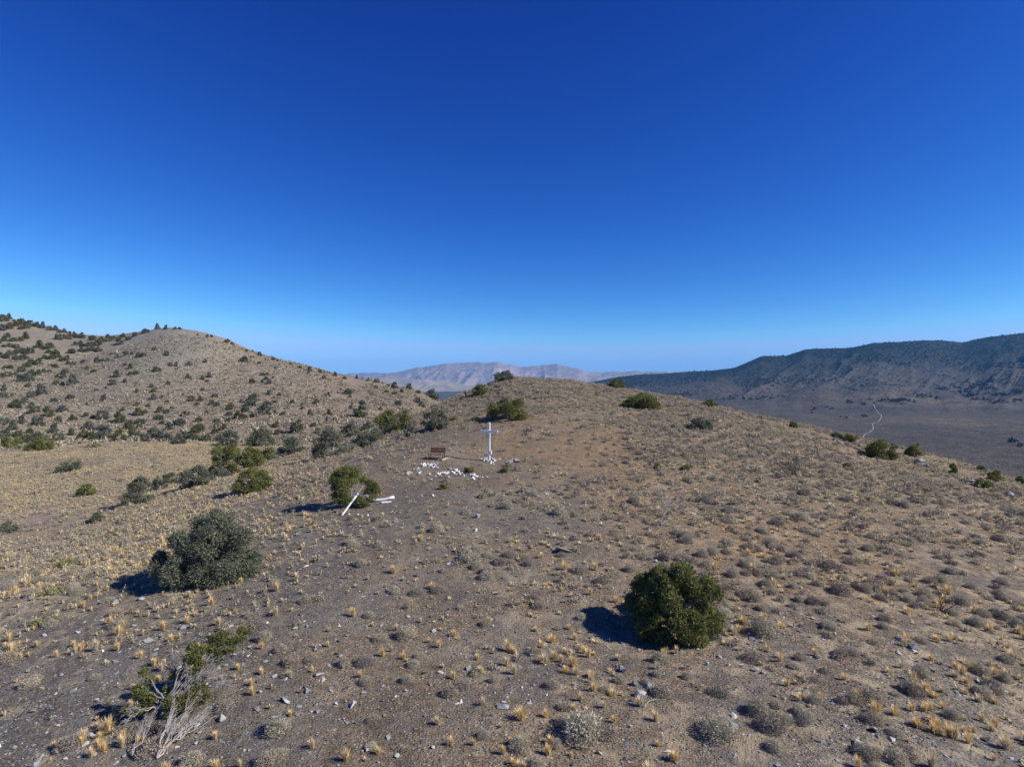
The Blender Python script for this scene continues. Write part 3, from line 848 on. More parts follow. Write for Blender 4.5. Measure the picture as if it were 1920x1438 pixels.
# ------------------------------------------------------------------ trees
def tube_arrays(paths, sides=5):
    """paths: list of (points (k,3), radii (k,)) -> one vertex/face set of tapered tubes"""
    VV, FF = [], []; off = 0
    ang = np.arange(sides) * 2 * np.pi / sides
    for P, r in paths:
        P = np.asarray(P, float); r = np.asarray(r, float); k = len(P)
        T = np.gradient(P, axis=0); T = unit(T)
        ref = np.array([0, 0, 1.0]) if abs(T[0, 2]) < 0.9 else np.array([1.0, 0, 0])
        U = unit(np.cross(T, ref)); W = np.cross(T, U)
        ring = P[:, None] + (U[:, None] * np.cos(ang)[None, :, None] + W[:, None] * np.sin(ang)[None, :, None]) * r[:, None, None]
        VV.append(ring.reshape(-1, 3))
        i = np.arange(k - 1)[:, None] * sides + off; j = np.arange(sides)[None]; jn = (j + 1) % sides
        a, b, c, d = i + j, i + jn, i + sides + jn, i + sides + j
        FF.append(np.stack([a, b, c], -1).reshape(-1, 3)); FF.append(np.stack([a, c, d], -1).reshape(-1, 3))
        e = off + (k - 1) * sides
        FF.append(np.array([(e, e + q, e + q + 1) for q in range(1, sides - 1)]))
        off += k * sides
    return np.concatenate(VV), np.concatenate(FF)

def curve_path(rng, a, b, r0, r1, n=6, wob=0.12):
    a = np.asarray(a, float); b = np.asarray(b, float)
    t = np.linspace(0, 1, n)[:, None]; L = np.linalg.norm(b - a)
    P = a + (b - a) * t
    off = rng.normal(0, 1, (n, 3)) * L * wob * np.sin(np.pi * t) * 0.8
    off[:, 2] += (np.sin(np.pi * t) * L * 0.06)[:, 0]
    return P + off, np.linspace(r0, r1, n)

def branching(rng, p, d, L, r, depth, spread=0.5, out=None, kids=3):
    """a dead limb dividing into finer and finer twigs"""
    if out is None: out = []
    d = unit(np.asarray(d, float)); q = np.asarray(p, float) + d * L
    path = curve_path(rng, p, q, r, r * 0.45, 6, 0.09)
    out.append(path)
    if depth > 0:
        for k in range(kids):
            t = int(rng.integers(2, 6))
            nd = d + rng.normal(0, spread, 3) * [1, 1, 0.8]
            branching(rng, path[0][t], nd, L * rng.uniform(0.45, 0.75), max(path[1][t] * 0.7, 0.004), depth - 1, spread, out, kids)
    return out

def foliage_arrays(rng, C, rc, nleaf, leaf, width, up=0.35, center=None, zsq=0.85):
    """sprays of needles gathered in clumps; C clump centres, rc their radii"""
    wgt = rc ** 2 / (rc ** 2).sum()
    ci = rng.choice(len(C), nleaf, p=wgt)
    dl = unit(rng.normal(size=(nleaf, 3)) + np.array([0, 0, 0.25]))
    cen = C.mean(0) if center is None else np.asarray(center)
    out = unit(C - cen)[ci]
    u = rng.uniform(0, 1, nleaf) ** 0.38
    lump = 0.78 + 0.5 * vnoise(dl[:, 0] * 2.6 + ci * 7.3, dl[:, 1] * 2.6 + dl[:, 2] * 3.1, 9)
    p = C[ci] + dl * (rc[ci] * u * lump)[:, None] * [1, 1, zsq]
    d = unit(dl * 0.6 + out * 0.35 + rng.normal(0, 0.5, (nleaf, 3)) + [0, 0, up])
    side = unit(np.cross(d, dl + out * 0.4 + rng.normal(0, 0.35, size=(nleaf, 3))))
    L = leaf * rng.uniform(0.6, 1.4, nleaf)
    V, Fc = tris_from(p, d, side, L, width * rng.uniform(0.7, 1.3, nleaf))
    tone = np.clip(rng.normal(0.48, 0.09, len(C)), 0.25, 0.75)
    var = np.clip(tone[ci] + rng.normal(0, 0.14, nleaf), 0.05, 1)
    return V, Fc, np.repeat(var, 3)

def crown_shape(rng, R, H, ncl, kind):
    """clump centres over a dome that is widest low down and sits on the ground"""
    az = rng.uniform(0, 2 * np.pi, ncl); t = rng.uniform(0.0, 1.0, ncl) ** 0.9
    low = np.arange(ncl) < ncl * 0.3; t[low] *= 0.3
    ph = rng.uniform(0, 6.28, 3)
    lob = 1 + 0.12 * np.sin(az * 2 + ph[0]) + 0.10 * np.sin(az * 3 + ph[1]) + 0.08 * np.sin(t * 5 + ph[2])
    k = rng.uniform(0.15, 0.26, ncl) * (1.45 if ncl < 24 else (1.25 if ncl < 40 else 1.0)); rc = R * k
    wide = 0.28
    prof = np.sqrt(np.maximum(0.04, 1 - ((t - wide) / np.where(t > wide, 1.04 - wide, 0.55)) ** 2))
    if kind == 'juniper': prof = np.sqrt(np.maximum(0.05, 1 - np.abs((t - wide) / np.where(t > wide, 1.04 - wide, 0.5)) ** 2.7))
    u = np.where(low, rng.uniform(0.7, 1.0, ncl), rng.uniform(0.5, 1.0, ncl)) ** 0.5
    rad = (R * lob * prof * rng.uniform(0.86, 1.07, ncl) - rc * 0.6) * u
    hh = H * (0.93 + 0.09 * np.sin(az + ph[1]))
    C = np.stack([rad * np.cos(az), rad * np.sin(az), t * (hh - rc * 0.7)], 1)
    C[:, 2] = np.maximum(C[:, 2], rc * 0.3)
    return C, rc

def plant_tree(name, kind, px, py, w, h, label, seed, cat='tree', group=None, ncl=None, dens=1.0, asp=1.0, mat=None, hf=None, fine=1.0, gap=0.0):
    rng = np.random.default_rng(seed)
    p = hit(px, py, hf)
    if p is None: print('no ground for', label); return None
    d = p.y; R = w / 2 * d / F
    dep = math.atan2(py - 719, F)
    H = max((h * d / F - 1.2 * R * math.sin(dep)) / math.cos(dep), R * 0.6)
    y = d + R * 0.62; x = (px - 960) / F * y
    z = float(ground_h(np.array([x]), np.array([y]))[0])
    # a tree on rising ground shows a little higher: keep its top where the photo has it
    top = CZ - (py - h - 719) / F * y
    H = float(np.clip(top - z, H * 0.6, H * 1.5))
    TREE_SPOTS.append((x, y, R * 0.75))
    pxs = w * 0.533                 # width in the render's pixels
    ncl = ncl or int(np.clip(14 + pxs * 0.5, 16, 62))
    C, rc = crown_shape(rng, R, H, ncl, kind)
    if gap > 0:
        keep = fbm(C[:, 0] / R * 1.4 + seed, C[:, 1] / R * 1.4 + C[:, 2] / R, seed, 2) > gap - 0.6
        C, rc = C[keep], rc[keep]
    nleaf = int(np.clip(pxs * h * 0.533 * 8.5, 1400, 62000) * dens)
    leaf = max(0.092, 1.7 * d / F * 1.9) * fine
    V, Fc, var = foliage_arrays(rng, C, rc, nleaf, leaf, leaf * (0.54 if kind == 'juniper' else 0.48), 0.35 if kind == 'juniper' else 0.2, (0, 0, H * 0.35))
    root = tag(empty(name, (x, y, z - 0.02), rng.uniform(-0.2, 0.2)), label, cat, group)
    V[:, 2] = np.maximum(V[:, 2], -0.35)
    obj('crown', mesh_np('crown', V, Fc, [mat or M[kind]], {'var': ('FLOAT', var), 'pv': ('FLOAT', np.zeros(len(V)))}), root)
    r0 = 0.055 * R + 0.03
    paths = [curve_path(rng, (0, 0, -0.25), (rng.normal(0, 0.06) * R, rng.normal(0, 0.06) * R, H * 0.3), r0 * 1.3, r0 * 0.9, 5, 0.05)]
    fork = paths[0][0][-1]
    nb = int(np.clip(len(C) * 0.6, 6, 40))
    for i in rng.permutation(len(C))[:nb]:
        s = paths[0][0][int(rng.integers(1, 5))]
        e = C[i] * 1.0
        paths.append(curve_path(rng, s, e, r0 * rng.uniform(0.35, 0.6), r0 * 0.12, 6, 0.1))
        if pxs > 35:
            limb = paths[-1][0]
            for _ in range(3):
                q = limb[int(rng.integers(3, 6))]
                paths.append(curve_path(rng, q, q + unit(e - s + rng.normal(0, 0.6, 3) * np.linalg.norm(e - s)) * rc[i] * 1.05, r0 * 0.14, 0.006, 4, 0.1))
    V, Fc = tube_arrays(paths, 5)
    obj('trunk', mesh_np('trunk', V, Fc, [M['bark']], {'var': ('FLOAT', np.full(len(V), 0.5)), 'pv': ('FLOAT', np.zeros(len(V)))}, True), root)
    return root

# the trees one can tell apart: px, py of the lower edge, width, height in the photograph
NEAR = [
    ('juniper_tree', 'juniper', 1261, 1204, 172, 150, 'big dense green juniper alone on the slope at lower right', dict(ncl=66)),
    ('pinyon_tree', 'pinyon', 392, 1100, 182, 150, 'big rounded grey-green pinyon on the left slope with a long dark shadow', dict(ncl=62)),
    ('juniper_tree', 'juniper', 480, 922, 66, 46, 'small bright green juniper on the ridge edge above the big grey pinyon', {}),
    ('pinyon_tree', 'pinyon', 258, 946, 58, 52, 'grey-green pinyon with pointed top beside the sandy wash', {}),
    ('pinyon_tree', 'pinyon', 299, 920, 28, 28, 'small grey pinyon just right of the pointed one in the wash', {}),
    ('pinyon_tree', 'pinyon', 319, 905, 25, 24, 'small rounded grey pinyon behind the other small one in the wash', {}),
    ('pinyon_tree', 'pinyon', 366, 914, 66, 42, 'broad grey-green pinyon below the tall green juniper clump', {}),
    ('pinyon_tree', 'pinyon', 130, 885, 42, 28, 'lone rounded dark pinyon in the middle of the pale grass terrace', {}),
    ('juniper_tree', 'juniper', 162, 929, 31, 25, 'lone small yellow-green juniper at the near edge of the grass terrace', {}),
    ('shrub', 'pinyon', 183, 979, 24, 22, 'small grey-green bush on the grassy slope below the wash', {}),
    ('shrub', 'pinyon', 17, 999, 34, 24, 'rounded grey-green bush at the left edge of the photo by the wash', {}),
    ('juniper_tree', 'juniper', 420, 893, 66, 76, 'tall bright green juniper beside the wash, tallest of its clump', dict(ncl=44)),
    ('juniper_tree', 'juniper', 466, 878, 58, 44, 'wide green juniper touching the right side of the tallest juniper', {}),
    ('pinyon_tree', 'pinyon', 411, 900, 42, 24, 'low grey pinyon at the foot of the tallest juniper', {}),
    ('juniper_tree', 'juniper', 502, 862, 34, 24, 'small olive juniper between the tall green clump and the ridge line', {}),
    ('pinyon_tree', 'pinyon', 487, 838, 48, 42, 'dark blue-grey pinyon with ragged top at the foot of the left hill', {}),
    ('pinyon_tree', 'pinyon', 428, 838, 34, 34, 'dark pinyon behind the tallest green juniper', {}),
    ('pinyon_tree', 'pinyon', 548, 853, 54, 34, 'dark green pinyon low behind the ridge edge, left of the broad one', {}),
    ('pinyon_tree', 'pinyon', 622, 857, 76, 56, 'broad dark grey-green pinyon on the ridge edge left of the bench', {}),
    ('pinyon_tree', 'pinyon', 693, 836, 55, 38, 'grey-green pinyon on the ridge edge, second left of the bench', {}),
    ('pinyon_tree', 'pinyon', 655, 820, 44, 32, 'pale grey-green pinyon behind the two on the ridge edge', {}),
    ('pinyon_tree', 'pinyon', 690, 808, 24, 18, 'small pale pinyon just behind the ridge edge pinyons', {}),
    ('pinyon_tree', 'pinyon', 556, 812, 26, 30, 'upright grey-green pinyon at the foot of the left hill', {}),
    ('juniper_tree', 'juniper', 744, 807, 76, 47, 'wide green juniper on the ridge edge, upper left of the bench', {}),
    ('shrub', 'sage', 768, 818, 25, 24, 'grey rounded shrub between two green trees on the ridge edge', dict(mat='greysh')),
    ('pinyon_tree', 'pinyon', 817, 806, 52, 42, 'dark green spreading pinyon straight above the bench', {}),
    ('juniper_tree', 'juniper', 947, 790, 76, 50, 'big rounded green juniper straight behind the white cross', dict(ncl=30)),
    ('juniper_tree', 'juniper', 899, 743, 27, 24, 'small upright green juniper on the ridge crest left of the cross', {}),
    ('pinyon_tree', 'pinyon', 864, 739, 14, 17, 'small dark pinyon on the ridge skyline against far mountains', {}),
    ('pinyon_tree', 'pinyon', 945, 714, 48, 19, 'low dark tree on top of the ridge against the far mountains', {}),
    ('juniper_tree', 'juniper', 1155, 728, 30, 18, 'small round juniper on the right skyline of the ridge', {}),
    ('juniper_tree', 'juniper', 1202, 768, 65, 38, 'dark green juniper near the right skyline of the ridge', dict(ncl=28)),
    ('juniper_tree', 'pinyon', 1312, 807, 44, 26, 'flat dark blue-green bush on the right shoulder of the ridge', {}),
    ('juniper_tree', 'juniper', 1330, 763, 26, 14, 'top of a green juniper showing over the right skyline', {}),
    ('shrub', 'juniper', 1487, 801, 12, 11, 'tiny dark bush on the right skyline above the valley track', {}),
    ('juniper_tree', 'juniper', 1650, 861, 66, 38, 'large dark juniper on the right skyline below the valley track', dict(ncl=28)),
    ('juniper_tree', 'juniper', 1712, 857, 32, 26, 'round dark juniper right of the large one on the skyline', {}),
    ('juniper_tree', 'juniper', 1592, 828, 28, 14, 'low green juniper just left of the large one on the skyline', {}),
    ('shrub', 'pinyon', 1568, 820, 20, 9, 'low dark bush on the skyline, left of the low green juniper', {}),
    ('shrub', 'juniper', 1786, 888, 17, 18, 'small olive bush on the far right slope beside pale rocks', {}),
    ('shrub', 'juniper', 1865, 903, 26, 20, 'round olive bush near the right edge of the photo', {}),
    ('shrub', 'juniper', 1840, 884, 15, 10, 'tiny olive bush beside a pale rock near the right edge', {}),
    ('shrub', 'juniper', 1914, 910, 16, 17, 'dark olive bush cut by the right edge of the photo', {}),
    ('shrub', 'juniper', 1846, 914, 30, 16, 'low spreading green shrub under the round olive bush', {}),
    ('juniper_tree', 'juniper', 18, 841, 46, 27, 'bright green juniper at the far left edge of the grass terrace', {}),
    ('juniper_tree', 'juniper', 78, 846, 50, 28, 'wide bright green juniper on the back edge of the grass terrace', {}),
    ('shrub', 'greenbrush', 175, 839, 19, 9, 'small low yellow-green bush on the back edge of the grass terrace', {}),
    ('shrub', 'sage', 335, 833, 23, 17, 'round brown shrub on the back edge of the grass terrace', dict(mat='brownsh')),
    ('pinyon_tree', 'pinyon', 677, 782, 24, 34, 'upright dark pinyon low on the left hill, above the ridge edge', {}),
    ('juniper_tree', 'juniper', 676, 783, 15, 13, 'small bright juniper at the foot of the upright dark pinyon', {}),
    ('pinyon_tree', 'pinyon', 811, 748, 24, 17, 'dark pinyon behind the ridge edge, leftmost of three in a row', {}),
    ('pinyon_tree', 'pinyon', 830, 746, 22, 14, 'dark pinyon behind the ridge edge, middle of three in a row', {}),
    ('pinyon_tree', 'pinyon', 848, 745, 20, 11, 'dark pinyon behind the ridge edge, rightmost of three in a row', {}),
    ('shrub', 'greenbrush', 848, 790, 10, 8, 'tiny yellow-green shrub left of the juniper behind the cross', {}),
    ('shrub', 'greenbrush', 891, 791, 13, 9, 'small olive shrub at the left foot of the juniper behind the cross', {}),
    ('shrub', 'greenbrush', 1285, 882, 16, 12, 'yellow-green rabbitbrush among grey shrubs right of the cross', {}),
    ('shrub', 'greenbrush', 880, 886, 16, 11, 'pale green rabbitbrush below the white stones left of the cross foot', {}),
    ('shrub', 'greenbrush', 945, 886, 14, 10, 'pale green rabbitbrush below and right of the cross foot', {}),
    ('shrub', 'greenbrush', 833, 917, 18, 11, 'pale olive shrub below the row of white stones', {}),
    ('shrub', 'greenbrush', 1233, 878, 10, 11, 'small green shrub left of the yellow-green rabbitbrush', {}),
    ('shrub', 'greenbrush', 1590, 880, 17, 12, 'yellow-green shrub right of the black fallen branch', {}),
    ('shrub', 'greenbrush', 1508, 925, 16, 9, 'yellow-green shrub below the black fallen branch', {}),
    ('shrub', 'greenbrush', 100, 1115, 40, 14, 'low green patch of brush on the pale grassy slope at left', {}),
    ('shrub', 'greenbrush', 128, 1062, 40, 14, 'low yellow-green brush upslope from the green patch at left', {}),
    ('shrub', 'greenbrush', 210, 1005, 20, 9, 'tiny green shrub on the pale slope above the big pinyon shadow', {}),
    ('shrub', 'greenbrush', 88, 1170, 40, 13, 'low dull green brush at the left, below the pale grass', {}),
]
M['greysh'] = plant_material('grey_shrub_foliage', (0.2, 0.2, 0.165), (0.22, 0.215, 0.175), (0.19, 0.19, 0.16), 0.9, 0.1)
M['brownsh'] = plant_material('brown_shrub_foliage', (0.17, 0.145, 0.115), (0.18, 0.15, 0.12), (0.16, 0.14, 0.11), 0.9, 0.1)

def build_near_trees():
    for i, (nm, kind, px, py, w, h, label, kw) in enumerate(NEAR):
        kw = dict(kw)
        if 'mat' in kw: kw['mat'] = M[kw['mat']]
        elif kind not in ('juniper', 'pinyon'): kw['mat'] = M[kind]
        k2 = kind if kind in ('juniper', 'pinyon') else 'juniper'
        plant_tree(nm, k2, px, py, w, h, label, 100 + i, 'tree' if nm.endswith('tree') else 'shrub', None, **kw)

# junipers and pinyons of the left hill: zoomed pixel x, y (middle), width, in two enlarged views
H1 = [(195,278,60),(120,300,90),(50,270,60),(15,310,70),(50,345,70),(110,350,70),(335,350,130),(390,390,80),(440,285,60),(500,285,70),(590,280,80),(90,405,80),(190,380,120),(30,430,90),(150,440,110),(260,470,100),(360,435,90),(425,420,60),(400,495,75),(480,445,80),(530,480,70),(350,535,70),(160,525,60),(200,490,60),(260,550,90),(185,580,110),(40,570,90),(120,555,40),(60,505,80),(540,385,60),(585,335,70),(640,340,80),(710,335,100),(720,375,80),(630,375,90),(630,465,45),(745,455,75),(805,455,35),(880,427,38),(833,410,25),(945,405,45),(988,407,28),(1055,415,80),(895,322,60),(1158,372,35),(1243,408,48),(935,490,35),(978,505,50),(1000,555,75),(870,565,60),(650,518,35),(708,535,38),(490,540,60),(457,575,75),(545,608,85),(420,622,55),(470,630,30),(208,645,50),(840,622,60),(938,613,38),(795,665,30),(720,680,30),(310,678,105),(240,715,65),(25,670,60),(30,720,70),(85,725,35),(175,757,75),(110,787,85),(235,795,60),(262,825,75),(405,755,50),(470,815,75),(530,727,55),(362,850,90),(775,742,60),(700,763,40),(648,788,30),(640,865,50),(697,880,48),(770,870,90),(548,888,65),(432,905,65),(290,915,100),(160,910,75),(40,915,90),(90,955,90),(225,985,60),(400,972,90),(535,1000,60),(670,950,85),(630,995,50),(740,965,50),(920,825,38),(1020,788,40),(1110,795,38),(1040,845,80),(1085,838,50),(895,890,100),(965,945,85),(1050,910,80),(1045,950,50),(1198,828,55),(1250,842,45),(1285,815,30),(1190,880,75),(1215,920,50),(1150,735,60),(1145,685,45),(1135,650,40),(1217,730,35),(1250,770,42),(1025,687,40),(1260,633,38),(1172,522,60),(1300,492,70),(1415,480,48),(1410,582,45),(1535,465,38),(1515,593,40),(1565,573,45),(1550,613,28),(1690,490,20),(1830,448,60),(1888,612,50),(1518,675,35),(1430,742,68),(1503,750,50),(1475,785,36),(1608,718,50),(1580,775,60),(1625,787,60),(1725,807,65),(1838,822,58),(1875,775,80),(1885,735,60),(1810,765,38),(1715,857,48),(1788,873,75),(1835,883,45),(1890,870,42),(1705,910,55),(1625,908,50),(1490,898,60),(1345,915,100),(1392,850,60),(1550,847,35),(1260,957,70),(1480,965,100),(1610,985,60),(1680,960,60),(1625,945,45),
      (700,1020,120),(800,1000,130),(880,1025,110),(1010,1020,120),(1140,990,100),(1190,1020,120),(1250,1035,110),(1370,1025,110),(1450,1030,100),(600,1035,80),(280,1020,90),(200,1040,110),(440,1030,80),(940,1035,70),(1540,1035,80),(1720,1000,120),(1650,1040,90),(330,1040,70),(30,1000,90),(130,1010,70),(750,1040,90),(1080,1040,80),
      (1180,212,50),(1240,216,45),(1090,236,60),(1345,220,30),(1310,220,30),(1010,264,45),(940,275,80),(870,290,70),(1480,268,20),(1550,276,30),(1583,278,30),(1700,314,45),(1740,332,35),(1848,384,22),(1890,390,20),(45,125,80),(200,172,110),(130,170,70),(315,200,60),(395,222,80),(465,240,70),(540,260,70),(600,280,80),(690,290,60),(760,304,60),(815,296,60),(20,150,80),(100,190,80),(60,205,70),(270,190,60),(180,210,80),(15,215,60)]
H2 = [(230,130,60),(345,155,35),(350,94,40),(250,68,22),(292,70,20),(450,128,35),(482,142,25),(575,166,25),(645,190,38),(725,206,45),(798,222,38),(830,234,20),(712,230,28),(828,265,36),(778,250,18),(912,248,38),(983,270,36),(1073,268,34),(1160,286,30),(1223,292,45),(1270,304,15),(380,245,68),(395,272,35),(445,268,22),(292,292,50),(370,297,30),(415,300,45),(470,192,24),(420,383,48),(450,355,22),(495,392,36),(455,418,28),(565,405,18),(213,447,35),(300,415,90),(280,460,85),(128,485,68),(240,503,58),(395,475,100),(465,447,38),(590,450,48),(118,535,48),(195,553,80),(235,563,50),(295,550,42),(352,525,55),(405,528,60),(458,535,50),(520,537,45),(560,483,25),(665,467,28),(668,495,32),(725,535,55),(768,447,55),(865,398,38),(960,320,22),(955,355,20),(933,383,20),(1008,368,70),(1022,408,32),(1217,342,33),(1310,327,25),(1355,330,60),(1298,370,32),(1357,382,45),(1412,367,35),(1465,330,55),(1535,375,38),(1512,402,22),(1025,490,42),(1038,468,18),(870,535,60),(908,578,35),(852,582,32),(775,545,20),(750,620,45),(775,668,50),(470,620,58),(487,670,60),(108,590,55),(1250,502,34),(1275,470,30),(1385,458,60),(1305,505,12),(1240,572,60),(1560,470,55),(1530,440,50)]

def hill_place(px, py):
    if py < 632 and px < 210: return 'on the high left skyline of the hill'
    if py < 640 and px < 400: return 'around the rounded peak of the left hill'
    if px > 380 and py < 640 + 0.24 * (px - 400) + 14: return 'along the descending skyline right of the peak'
    if py > 800: return 'in the dark tree belt at the foot of the left hill'
    if px < 200 and py < 705: return 'in the dense wood on the upper left slope'
    if px < 200: return 'on the lower left flank of the hill near the photo edge'
    if py < 720: return 'on the stony upper slope beneath the rounded peak' if px < 480 else 'on the tan spur running down to the right'
    if px < 330: return 'on the middle of the left hill below the peak'
    if px < 520: return 'on the lower left hill above the tallest juniper'
    return 'on the bare brown lower slope right of the hill'

def build_hill_trees():
    protos = {}
    for kind in ('juniper', 'pinyon'):
        protos[kind] = []
        for s in range(4):
            rng = np.random.default_rng(900 + s + (50 if kind == 'pinyon' else 0))
            Hh = (1.5, 1.25, 1.7, 1.35)[s]
            C, rc = crown_shape(rng, 1.0, Hh, 26, kind)
            if s == 2: C[:, :2] *= (1 - 0.55 * C[:, 2:3] / Hh)
            V, Fc, var = foliage_arrays(rng, C, rc, 1500, 0.22, 0.11, 0.3, (0, 0, 0.4))
            T, TF = tube_arrays([curve_path(rng, (0, 0, -0.3), (0.05, 0, Hh * 0.6), 0.08, 0.04, 4, 0.03)], 5)
            me = mesh_np(kind + '_tree', np.concatenate([V, T]), np.concatenate([Fc, TF + len(V)]), [M[kind + '_far'], M['bark']],
                         {'var': ('FLOAT', np.concatenate([var, np.full(len(T), 0.5)])), 'pv': ('FLOAT', np.zeros(len(V) + len(T)))},
                         midx=np.concatenate([np.zeros(len(Fc)), np.ones(len(TF))]))
            protos[kind].append((me, Hh))
    rng = np.random.default_rng(77)
    items = [(a / 3.994, 560 + b / 3.994, w / 3.994) for a, b, w in H1] + [(400 + a / 3.994, 640 + b / 3.994, w / 3.994) for a, b, w in H2]
    split = []
    for px, py, w in items:         # broad dark masses of the upper wood are several trees standing together
        if w > 17 and py < 705:
            split += [(px - w * 0.27, py + rng.normal(0, 1), w * 0.55), (px + w * 0.25, py + rng.normal(0, 1.2), w * 0.6)]
        else: split.append((px, py, w))
    items = split
    ts = np.exp(np.linspace(math.log(100), math.log(900), 500))
    n = 0
    for px, py, w in items:
        base = py + w * 0.36
        p = None
        for dy in (0, 2, 4, 6, 9, 13):      # trees on the crest stand just below the skyline
            p = hit(px, base + dy, None, ts)
            if p is not None: break
        if p is None: continue
        far = fbm(np.array([px / 30]), np.array([py / 30]), 3, 2)[0] + rng.normal(0, 0.35)
        kind = 'pinyon' if far > -0.12 else 'juniper'
        me, Hh = protos[kind][int(rng.integers(4))]
        R = w / 2 * p.y / F * 0.91
        o = bpy.data.objects.new(kind + '_tree', me)
        o.location = p
        o.rotation_euler = (0, 0, rng.uniform(0, 6.28))
        o.scale = (R, R, R * rng.uniform(0.95, 1.25))
        col.objects.link(o)
        size = 'large' if R > 3.4 else ('small' if R < 1.9 else 'medium-sized')
        tone = 'dark grey-green pinyon' if kind == 'pinyon' else 'olive green juniper'
        tag(o, size + ' ' + tone + ' ' + hill_place(px, py), 'tree', kind + 's scattered over the left hill')
        n += 1
    print('hill trees', n)

# far wood: trees of the mountain range and the valley, too far and many to count
def build_far_wood():
    rng = np.random.default_rng(303)
    protos = []
    for _ in range(3):
        C, rc = crown_shape(rng, 1.0, 1.5, 9, 'juniper')
        protos.append(foliage_arrays(rng, C, rc * 1.3, 40, 0.9, 0.6, 0.3, (0, 0, 0.4)))
    n = 16000
    px = rng.uniform(1150, 2000, n); y = rng.uniform(2300, 4700, n)
    z, s = range_z(px, y); x = (px - 960) / F * y
    dens = np.clip(fbm(x / 260, y / 260, 91, 4) * 1.3 + s * 1.5 - 0.55, 0.02, 1)
    k = (rng.uniform(0, 1, n) < dens) & (s > 0.03) & (s < 1.0)
    P = np.stack([x, y, z], 1)[k]
    # groves on the valley floor, as in the photograph
    G = [(1687, 751, 25), (1660, 752, 8), (1655, 751, 8), (1690, 752, 18), (1720, 742, 12), (1820, 742, 25), (1830, 748, 14), (1805, 735, 30), (1870, 753, 12), (1908, 752, 10), (1880, 740, 25), (1560, 766, 4), (1617, 757, 5), (1527, 770, 3), (1584, 784, 3), (1623, 780, 4), (1898, 827, 4), (1912, 836, 3), (1590, 754, 4), (1750, 745, 14), (1905, 735, 20), (1850, 728, 25), (1770, 728, 20)]
    ts = np.exp(np.linspace(math.log(300), math.log(4500), 1500)); Q = []
    for gx, gy, c in G:
        for _ in range(c):
            p = hit(gx + rng.normal(0, 9 if c > 5 else 3), gy + rng.normal(0, 2.0), lowland_h, ts)
            if p is not None: Q.append(p)
    P = np.concatenate([P, np.array(Q)])
    r = 2.9 * np.exp(rng.normal(0, 0.3, len(P)))
    V, Fc, va, pv = merge_copies(protos, rng.integers(3, size=len(P)), P, rng.uniform(0, 6.28, len(P)), np.stack([r, r, r], 1), 9)
    tag(obj('far_woodland', mesh_np('far_woodland', V, Fc, [M['farwood']], {'var': ('FLOAT', va), 'pv': ('FLOAT', pv)})), 'dark woodland dotting the valley and the mountain range at right', None, None, 'stuff')
    print('far wood', len(P))
M['juniper_far'] = plant_material('hill_juniper_foliage', (0.13, 0.14, 0.07), (0.15, 0.155, 0.075), (0.16, 0.16, 0.085), 0.8, 0.25)
M['pinyon_far'] = plant_material('hill_pinyon_foliage', (0.14, 0.15, 0.115), (0.16, 0.165, 0.125), (0.13, 0.14, 0.11), 0.8, 0.2)
M['farwood'] = plant_material('far_wood', (0.03, 0.036, 0.028), (0.04, 0.044, 0.032), (0.048, 0.05, 0.036), 0.9, 0)
# ------------------------------------------------------------------ objects on the ridge
def paint_material(name, base, worn, scale, lo, hi, rough=0.6):
    m, nt, b = new_mat(name, rough, 0.25)
    co = N(nt, 'ShaderNodeTexCoord').outputs['Object']
    n = noise(nt, co, scale, 5, 0.65)
    c = mixc(nt, base, worn, ramp(nt, n, [(lo, 0.0), (hi, 1.0)]))
    nt.links.new(c, b.inputs['Base Color'])
    bump(nt, b, n, 0.3, 0.01)
    return m
M['white_paint'] = paint_material('white_paint', (0.8, 0.8, 0.79), (0.66, 0.65, 0.62), 6, 0.5, 0.75)
M['chipped_white'] = paint_material('chipped_white_paint', (0.78, 0.78, 0.77), (0.33, 0.24, 0.17), 5, 0.52, 0.58, 0.85)
M['raw_wood'] = paint_material('weathered_wood', (0.36, 0.27, 0.19), (0.26, 0.2, 0.15), 9, 0.4, 0.6, 0.9)
M['blue_paint'] = paint_material('blue_paint', (0.05, 0.2, 0.52), (0.16, 0.32, 0.55), 20, 0.5, 0.7, 0.6)
M['bench_wood'] = paint_material('brown_bench_wood', (0.2, 0.085, 0.05), (0.14, 0.06, 0.038), 12, 0.4, 0.65, 0.7)
M['bench_iron'] = paint_material('dark_iron', (0.035, 0.03, 0.03), (0.06, 0.045, 0.04), 15, 0.5, 0.7, 0.6)
M['brass'] = paint_material('worn_plaque', (0.42, 0.3, 0.2), (0.3, 0.2, 0.13), 30, 0.4, 0.6, 0.5)
M['concrete'] = paint_material('pale_concrete', (0.5, 0.46, 0.42), (0.38, 0.35, 0.31), 7, 0.4, 0.65, 0.9)

def boxes_mesh(name, boxes, mat, bevel=0.008):
    """boxes: (centre, size, rotation matrix or None), joined in one mesh with softened edges"""
    bm = bmesh.new()
    for c, s, r in boxes:
        g = bmesh.ops.create_cube(bm, size=1.0)
        mt = Matrix.Translation(c) @ (r.to_4x4() if r is not None else Matrix.Identity(4)) @ Matrix.Diagonal((*s, 1))
        bmesh.ops.transform(bm, matrix=mt, verts=g['verts'])
    if bevel: bmesh.ops.bevel(bm, geom=list(bm.edges), offset=bevel, segments=1, affect='EDGES')
    me = bpy.data.meshes.new(name); bm.to_mesh(me); bm.free(); me.materials.append(mat)
    return me

def tubes_obj(name, paths, mat, parent=None, sides=6):
    V, Fc = tube_arrays(paths, sides)
    return obj(name, mesh_np(name, V, Fc, [mat], {'var': ('FLOAT', np.full(len(V), 0.5)), 'pv': ('FLOAT', np.zeros(len(V)))}, True), parent)

